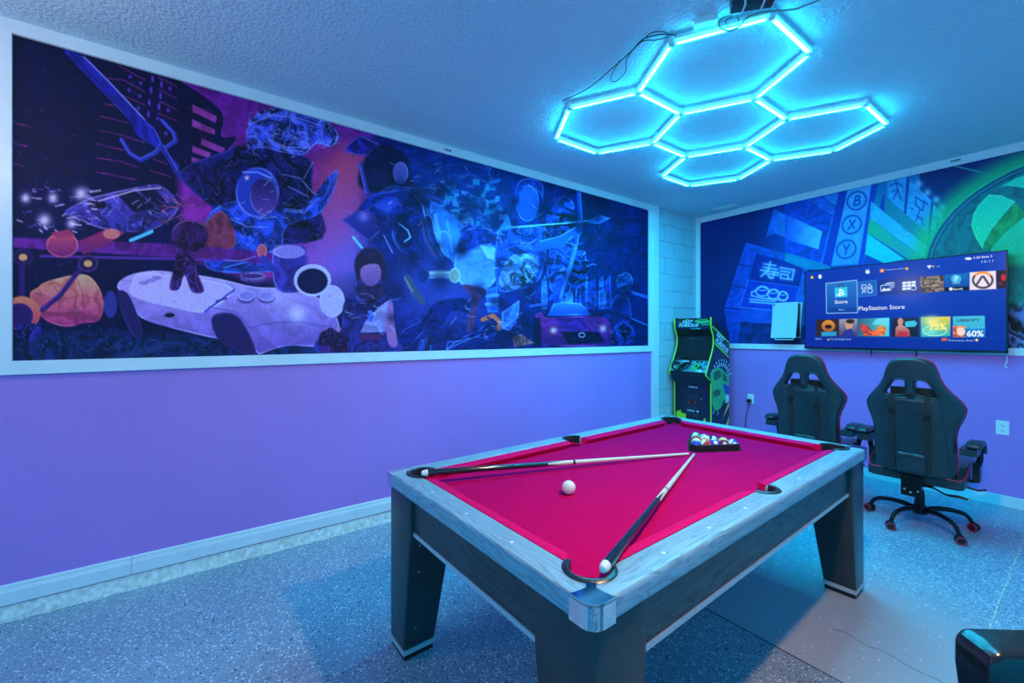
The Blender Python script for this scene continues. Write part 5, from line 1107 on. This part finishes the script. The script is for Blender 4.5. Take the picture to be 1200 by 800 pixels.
# glyph banners, diagonal bands
P.poly(dB([(670, 185), (900, 120), (900, 500), (655, 270)]), (30, 110, 190))
P.poly(dX([(0, 150), (130, 215), (115, 455), (0, 350)]), (52, 146, 222), tex=.06); P.poly(dX([(150, 235), (300, 375), (275, 605), (122, 465)]), (56, 150, 226), tex=.06); P.poly(dX([(302, 388), (375, 465), (352, 652), (284, 612)]), (62, 160, 226), tex=.06)
P.line(dX([(138, 225), (118, 462)]), (14, 60, 150), 3); P.line(dX([(300, 378), (278, 612)]), (14, 60, 150), 3)
for q in ([(20, 270), (60, 250), (100, 275)], [(55, 240), (70, 300), (40, 360)], [(70, 300), (92, 370)], [(30, 310), (60, 300)], [(190, 345), (245, 385), (235, 440), (188, 400), (190, 345)], [(215, 430), (200, 490), (190, 505)], [(190, 470), (240, 500)], [(225, 490), (240, 540)], [(245, 370), (270, 400)], [(155, 420), (172, 430)], [(310, 480), (350, 500), (320, 570)], [(330, 520), (345, 580)], [(300, 580), (350, 590)]): P.line(dX(q), (14, 62, 150), 1.5, .9)
for q in ((210, 260), (268, 318), (325, 365), (368, 420)): P.glow(*dX([q])[0], 4.5, (130, 200, 255), .8)
P.poly(dX([(-20, 340), (430, 725), (345, 745), (-20, 455)]), (24, 120, 165), to=(26, 160, 140), ax=(1, 0)); P.poly(dX([(-110, 375), (-20, 450), (340, 738), (240, 750), (-120, 490)]), (52, 176, 228), tex=.05); P.poly(dX([(-120, 490), (240, 750), (140, 765), (-135, 585)]), (28, 178, 130), to=(40, 140, 190), ax=(1, 0)); P.poly(dX([(-135, 590), (120, 765), (-20, 790), (-150, 730)]), (24, 196, 216))
# round green emblem, a true circle on the wall
EC = (3.10, 2.02); ER = .86
def circ(r, k=48): 
    o_ = []
    for t in np.linspace(0, 2 * math.pi, k, False):
        u_, v_ = proj(EC[0] + r * math.cos(t), YF - .004, EC[1] + r * math.sin(t)); o_.append((u_, v_))
    return o_
P.poly(circ(ER + .10), (24, 190, 120), a=.75, soft=9); P.poly(circ(ER), (20, 175, 130)); P.poly(circ(ER - .025), (10, 60, 120), to=(20, 110, 120)); P.line(circ(ER - .05), (60, 190, 170), 1, .8, closed=True)
P.poly(circ(ER - .07), (16, 92, 120), to=(22, 160, 120), ax=(.6, .4), tex=.12)
P.line(dX([(450, 140), (620, 180)]), (40, 170, 170), 1.6, .8)
P.poly(dX([(640, 702), (590, 620), (560, 540), (575, 460), (610, 400), (680, 330), (760, 335), (857, 378), (740, 510), (680, 600), (645, 660)]), (34, 206, 180), to=(30, 214, 150), rim=(90, 235, 200)); P.poly(dX([(750, 282), (850, 225), (1000, 175), (1120, 190), (1120, 330), (900, 285), (800, 272)]), (34, 206, 180)); P.poly(dX([(690, 697), (780, 590), (930, 470), (1100, 500), (1100, 900), (760, 900)]), (34, 200, 160), to=(30, 170, 120)); P.poly(dX([(642, 690), (700, 560), (860, 385), (930, 470), (780, 590), (690, 697)]), (22, 150, 90), tex=.1)
def mir(L_):       # the emblem's other half, mirrored on the wall about its centre
    o_ = []
    for u_, v_ in dX(L_):
        q_ = on_y(u_, v_, YF - .004); o_.append(proj(2 * EC[0] - q_.x, YF - .004, q_.z))
    return o_
P.poly(mir([(640, 702), (590, 620), (560, 540), (575, 460), (610, 400), (680, 330), (760, 335), (857, 378), (740, 510), (680, 600), (645, 660)]), (34, 206, 180), to=(30, 214, 150)); P.poly(mir([(642, 690), (700, 560), (860, 385), (930, 470), (780, 590), (690, 697)]), (22, 150, 90), tex=.1)
P.poly([(1170, 360), (1240, 355), (1240, 412), (1170, 412)], (52, 66, 110), soft=5, tex=.9); P.poly([(1170, 310), (1240, 312), (1240, 330), (1170, 330)], (20, 110, 110), soft=4)
P.C *= (1 + .14 * P.n3)[..., None]
m2 = P.mesh('wall_mural', lambda S_, T_: (S_, YF - .004, T_), print_mat('far_mural_print', (34, .3), .5), None, (1.5, 1.1, .85)); tag(m2, 'framed blue and green city street mural with round emblem behind the television', 'mural')

# ------------------------------------------------------------------ television picture
xs = np.linspace(TVX0 + .008, TVX1 - .008, 460); zs = np.linspace(TVZ1 - .008, TVZ0 + .020, 260); Sg, Tg = np.meshgrid(xs, zs); U, V = proj(Sg, TVY - .0015, Tg)
P = Paint(Sg, Tg, U, V, (10, 48, 165)); tt = lambda L_: [(930 + a / 4.615, 280 + b / 4.615) for a, b in L_]
P.poly(tt([(40, 160), (1160, 50), (1160, 610), (40, 590)]), (14, 62, 182), to=(8, 38, 152)); P.glow(*tt([(560, 330)])[0], 70, (16, 66, 190), .6, 20)
def rect(x0, y0, x1, y1, x2, y2, x3, y3): return tt([(x0, y0), (x1, y1), (x2, y2), (x3, y3)])
P.poly(rect(175, 240, 342, 222, 346, 398, 178, 402), (36, 120, 205), to=(18, 72, 170)); P.poly(rect(177, 375, 346, 369, 346, 398, 178, 402), (16, 66, 160)); P.line(rect(175, 240, 342, 222, 346, 398, 178, 402), (150, 205, 245), .9, closed=True)
P.poly(rect(222, 264, 290, 257, 292, 312, 223, 316), (50, 200, 235)); P.ring(*tt([(256, 262)])[0], 3.2, 4.0, (60, 60, 90), .8, 180, 360)
P.line(tt([(250, 308), (250, 272), (266, 278), (268, 290), (256, 292)]), (255, 255, 255), 1.3); P.line(tt([(233, 305), (247, 298)]), (255, 255, 255), 1.2); P.line(tt([(258, 304), (274, 297)]), (255, 255, 255), 1.2)
P.poly(rect(347, 232, 448, 222, 450, 305, 348, 313), (26, 96, 190)); P.line(rect(347, 232, 448, 222, 450, 305, 348, 313), (60, 130, 210), .5, closed=True)
WH = (225, 240, 255)
P.line(rect(369, 249, 391, 247, 391, 264, 369, 266), WH, .8, closed=True); P.line(tt([(411, 242), (425, 262), (399, 264)]), WH, .8, closed=True); P.line(tt([(370, 272), (391, 290)]), WH, .8); P.line(tt([(391, 270), (370, 292)]), WH, .8); P.ring(*tt([(413, 279)])[0], 2.8, 2.6, WH, .8)
P.poly(rect(453, 222, 563, 212, 565, 298, 455, 305), (10, 50, 145)); P.poly(rect(567, 212, 681, 203, 683, 291, 569, 298), (10, 50, 145))
P.line(rect(472, 252, 525, 247, 525, 276, 472, 281), WH, .9, closed=True); P.poly(tt([(474, 280), (490, 262), (502, 272), (512, 262), (524, 276)]), WH); P.line(tt([(495, 243), (535, 239), (535, 264)]), WH, .8); P.line(tt([(505, 237), (543, 234), (543, 258)]), WH, .7)
for i in range(3):
    for j in range(3): x, y = 588 + i * 25, 232 + j * 16 - i * 2; P.poly(rect(x, y, x + 22, y - 2, x + 22, y + 11, x, y + 13), WH)
P.ell(*tt([(648, 265)])[0], 4, 2.4, (10, 50, 145)); P.ring(*tt([(648, 265)])[0], 3.4, 2.2, WH, .8)
P.poly(rect(685, 205, 811, 195, 813, 283, 687, 292), (110, 96, 86), tex=.5)
for k in range(26): x, y = random.uniform(690, 800), random.uniform(210, 280); P.line(tt([(x, y), (x + random.uniform(-25, 25), y + random.uniform(-12, 12))]), random.choice([(60, 50, 46), (150, 136, 120), (90, 84, 84)]), 1, .7)
P.poly(rect(815, 193, 946, 183, 948, 258, 817, 264), (20, 110, 190), to=(16, 70, 160)); P.poly(rect(817, 262, 948, 256, 948, 276, 817, 283), (8, 8, 14)); (x, y), = tt([(879, 215)]); P.ell(x, y, 6, 5, (60, 180, 230)); P.line([(x - 1, y + 3), (x - 1, y - 3), (x + 2, y - 2), (x + 1, y)], (255, 255, 255), .9); P.ell(*tt([(851, 270)])[0], 2.4, 2, WH)
P.poly(rect(952, 180, 1093, 171, 1096, 270, 952, 276), (236, 220, 232)); (x, y), = tt([(1023, 222)]); P.ring(x, y, 11.4, 9, (70, 66, 80), 2.6, -35, 215); P.ring(x, y, 11.4, 9, (240, 150, 50), 2.6, 222, 318); P.line([(x - 1, y - 4), (x - 7, y + 5)], (70, 66, 80), 2.6); P.line([(x + 1, y - 4), (x + 7, y + 5)], (70, 66, 80), 2.6)
P.poly(rect(1099, 171, 1152, 167, 1152, 263, 1099, 268), (34, 10, 20)); P.ell(*tt([(1135, 208)])[0], 3, 4, (200, 20, 40)); P.ell(*tt([(1118, 240)])[0], 2, 2, (130, 16, 40))
# game thumbnails (plain colour stand-ins)
P.poly(rect(121, 436, 246, 433, 246, 527, 123, 527), (46, 34, 30)); P.ell(*tt([(188, 470)])[0], 8, 7, (226, 150, 40), to=(150, 90, 30)); P.ell(*tt([(188, 474)])[0], 4, 2.4, (30, 22, 24)); P.poly(rect(150, 502, 232, 500, 232, 524, 150, 526), (40, 150, 205)); P.poly(rect(246, 433, 346, 430, 346, 527, 246, 527), (150, 160, 175), to=(60, 50, 110)); P.ell(*tt([(300, 462)])[0], 4.5, 6.5, (200, 150, 125)); P.poly(tt([(255, 527), (275, 495), (310, 482), (335, 527)]), (40, 50, 140)); P.ell(*tt([(306, 445)])[0], 5, 2.6, (44, 34, 34))
P.poly(rect(346, 430, 517, 425, 517, 526, 346, 527), (40, 96, 130), to=(70, 210, 225), ax=(1, 0)); P.poly(tt([(425, 460), (450, 430), (517, 426), (517, 470)]), (90, 216, 232)); P.poly(tt([(360, 460), (400, 470), (430, 500), (470, 470), (500, 480), (490, 520), (380, 525)]), (200, 80, 50), tex=.4); P.glow(*tt([(470, 490)])[0], 5, (240, 150, 60), .9); P.glow(*tt([(380, 480)])[0], 4, (220, 60, 60), .9)
P.poly(rect(531, 428, 676, 424, 676, 527, 531, 530), (30, 34, 60), to=(20, 18, 34)); P.poly(tt([(548, 527), (552, 480), (572, 460), (590, 465), (625, 490), (632, 527)]), (206, 150, 140), to=(150, 60, 70)); P.ell(*tt([(578, 446)])[0], 3.4, 4.4, (190, 140, 125)); P.poly(tt([(566, 500), (615, 500), (612, 527), (570, 527)]), (180, 40, 60)); P.poly(tt([(602, 446), (655, 440), (670, 455), (656, 474), (604, 476)]), (60, 190, 225))
P.poly(rect(689, 422, 848, 418, 848, 526, 689, 529), (230, 210, 60), to=(40, 170, 190)); P.poly(tt([(690, 425), (770, 420), (700, 520)]), (50, 170, 180), a=.8, soft=3); P.glow(*tt([(740, 500)])[0], 9, (120, 230, 220), .8, 5); P.glow(*tt([(745, 445)])[0], 9, (250, 240, 140), .9, 6); P.ring(*tt([(765, 495)])[0], 14, 6, (190, 245, 235), 1)
P.poly(rect(861, 418, 1034, 414, 1036, 530, 862, 532), (70, 190, 215), to=(40, 160, 205)); P.poly(rect(861, 470, 930, 470, 930, 531, 862, 531), (226, 130, 80), to=(170, 80, 60), tex=.3); P.ell(*tt([(905, 500)])[0], 5, 5, (240, 210, 190)); P.poly(rect(928, 485, 1035, 482, 1036, 530, 928, 531), (24, 120, 205)); P.poly(rect(955, 470, 1034, 468, 1034, 484, 955, 486), (60, 180, 220))
P.line(tt([(110, 532), (1150, 532)]), (40, 90, 190), .4, .6)
for q, cc in (((100, 207), (250, 190, 60)), ((612, 160), (250, 190, 60)), ((990, 546), (250, 210, 130))): (x, y), = tt([q]); P.ell(x, y, 1.8, 1.6, cc)
P.ell(*tt([(143, 203)])[0], 2, 2.6, WH); P.poly(rect(466, 162, 490, 160, 490, 180, 466, 182), (210, 90, 70)); P.ell(*tt([(478, 171)])[0], 1.6, 1.6, (240, 190, 160)); P.poly(rect(800, 535, 830, 534, 830, 550, 800, 551), (210, 90, 70)); P.ell(*tt([(400, 178)])[0], 2.6, 2.2, WH); P.ell(*tt([(394, 166)])[0], .9, .8, (90, 200, 250)); P.ell(*tt([(407, 166)])[0], .9, .8, (90, 200, 250))
P.poly(tt([(722, 143), (745, 141), (743, 152), (736, 154), (738, 160), (730, 160), (731, 154), (724, 152)]), WH); P.ell(*tt([(755, 148)])[0], 1.2, 1, (240, 200, 90)); P.ell(*tt([(945, 106)])[0], 4, 1.6, WH); P.poly(tt([(188, 538), (196, 545), (188, 548), (180, 545)]), (230, 200, 80))
scn = P.mesh('screen', lambda S_, T_: (S_ - tv.location.x, -.0015, T_ - tv.location.z), print_mat('lit_screen', None, .15, 1.0), tv, (1, 1, 1), 1.0)
TW = mat('screen_white_text', (.01, .01, .01), .4, emis=(.85, .93, 1.0), es=.95); TD = mat('screen_dark_text', (.01, .01, .01), .4, emis=(.02, .05, .12), es=1.0); TYL = mat('screen_yellow_text', (.01, .01, .01), .4, emis=(.95, .80, .12), es=1.0); TBL = mat('screen_pale_text', (.01, .01, .01), .4, emis=(.35, .58, .85), es=.9)
def stext(body, x0, y0, x1, h, m=TW, bold=0):
    """text baseline from crop point (x0,y0) to x1"""
    (u, v), (u1, v1) = tt([(x0, y0), (x1, y0)]); a = on_y(u, v, TVY - .003); b = on_y(u1, v1, TVY - .003); hh = h / 4.615 * (a - CAM).dot(FW) / FPX
    text(body, (a.x - tv.location.x, -.003, a.z - tv.location.z), hh, m, tv, b.x - a.x, bold=bold, ext=.0004)
stext('Store', 222, 350, 290, 20); stext('Start', 243, 386, 274, 9, TBL); stext('PlayStation Store', 350, 386, 598, 22); stext('UBISOFT', 882, 447, 1006, 15, TD, .03); stext('60%', 936, 526, 1026, 32, TW, .02); stext('75%', 735, 490, 825, 34, TYL, .04)
stext('Francesco Astri', 836, 552, 972, 11, TBL); stext('Francesco Astri', 498, 171, 596, 9, TBL); stext('5.50 Beta 3', 972, 107, 1072, 11); stext('15:11', 1010, 130, 1072, 13, TBL); stext('12', 770, 152, 786, 8, TBL); stext('Enter', 118, 543, 152, 8, TBL); stext('To the Right End', 198, 545, 308, 9, TBL); stext('Play Ready', 316, 190, 382, 8, TBL) if False else None
stext('Music', 858, 245, 900, 9, TBL); stext('Spotify', 864, 276, 916, 10)
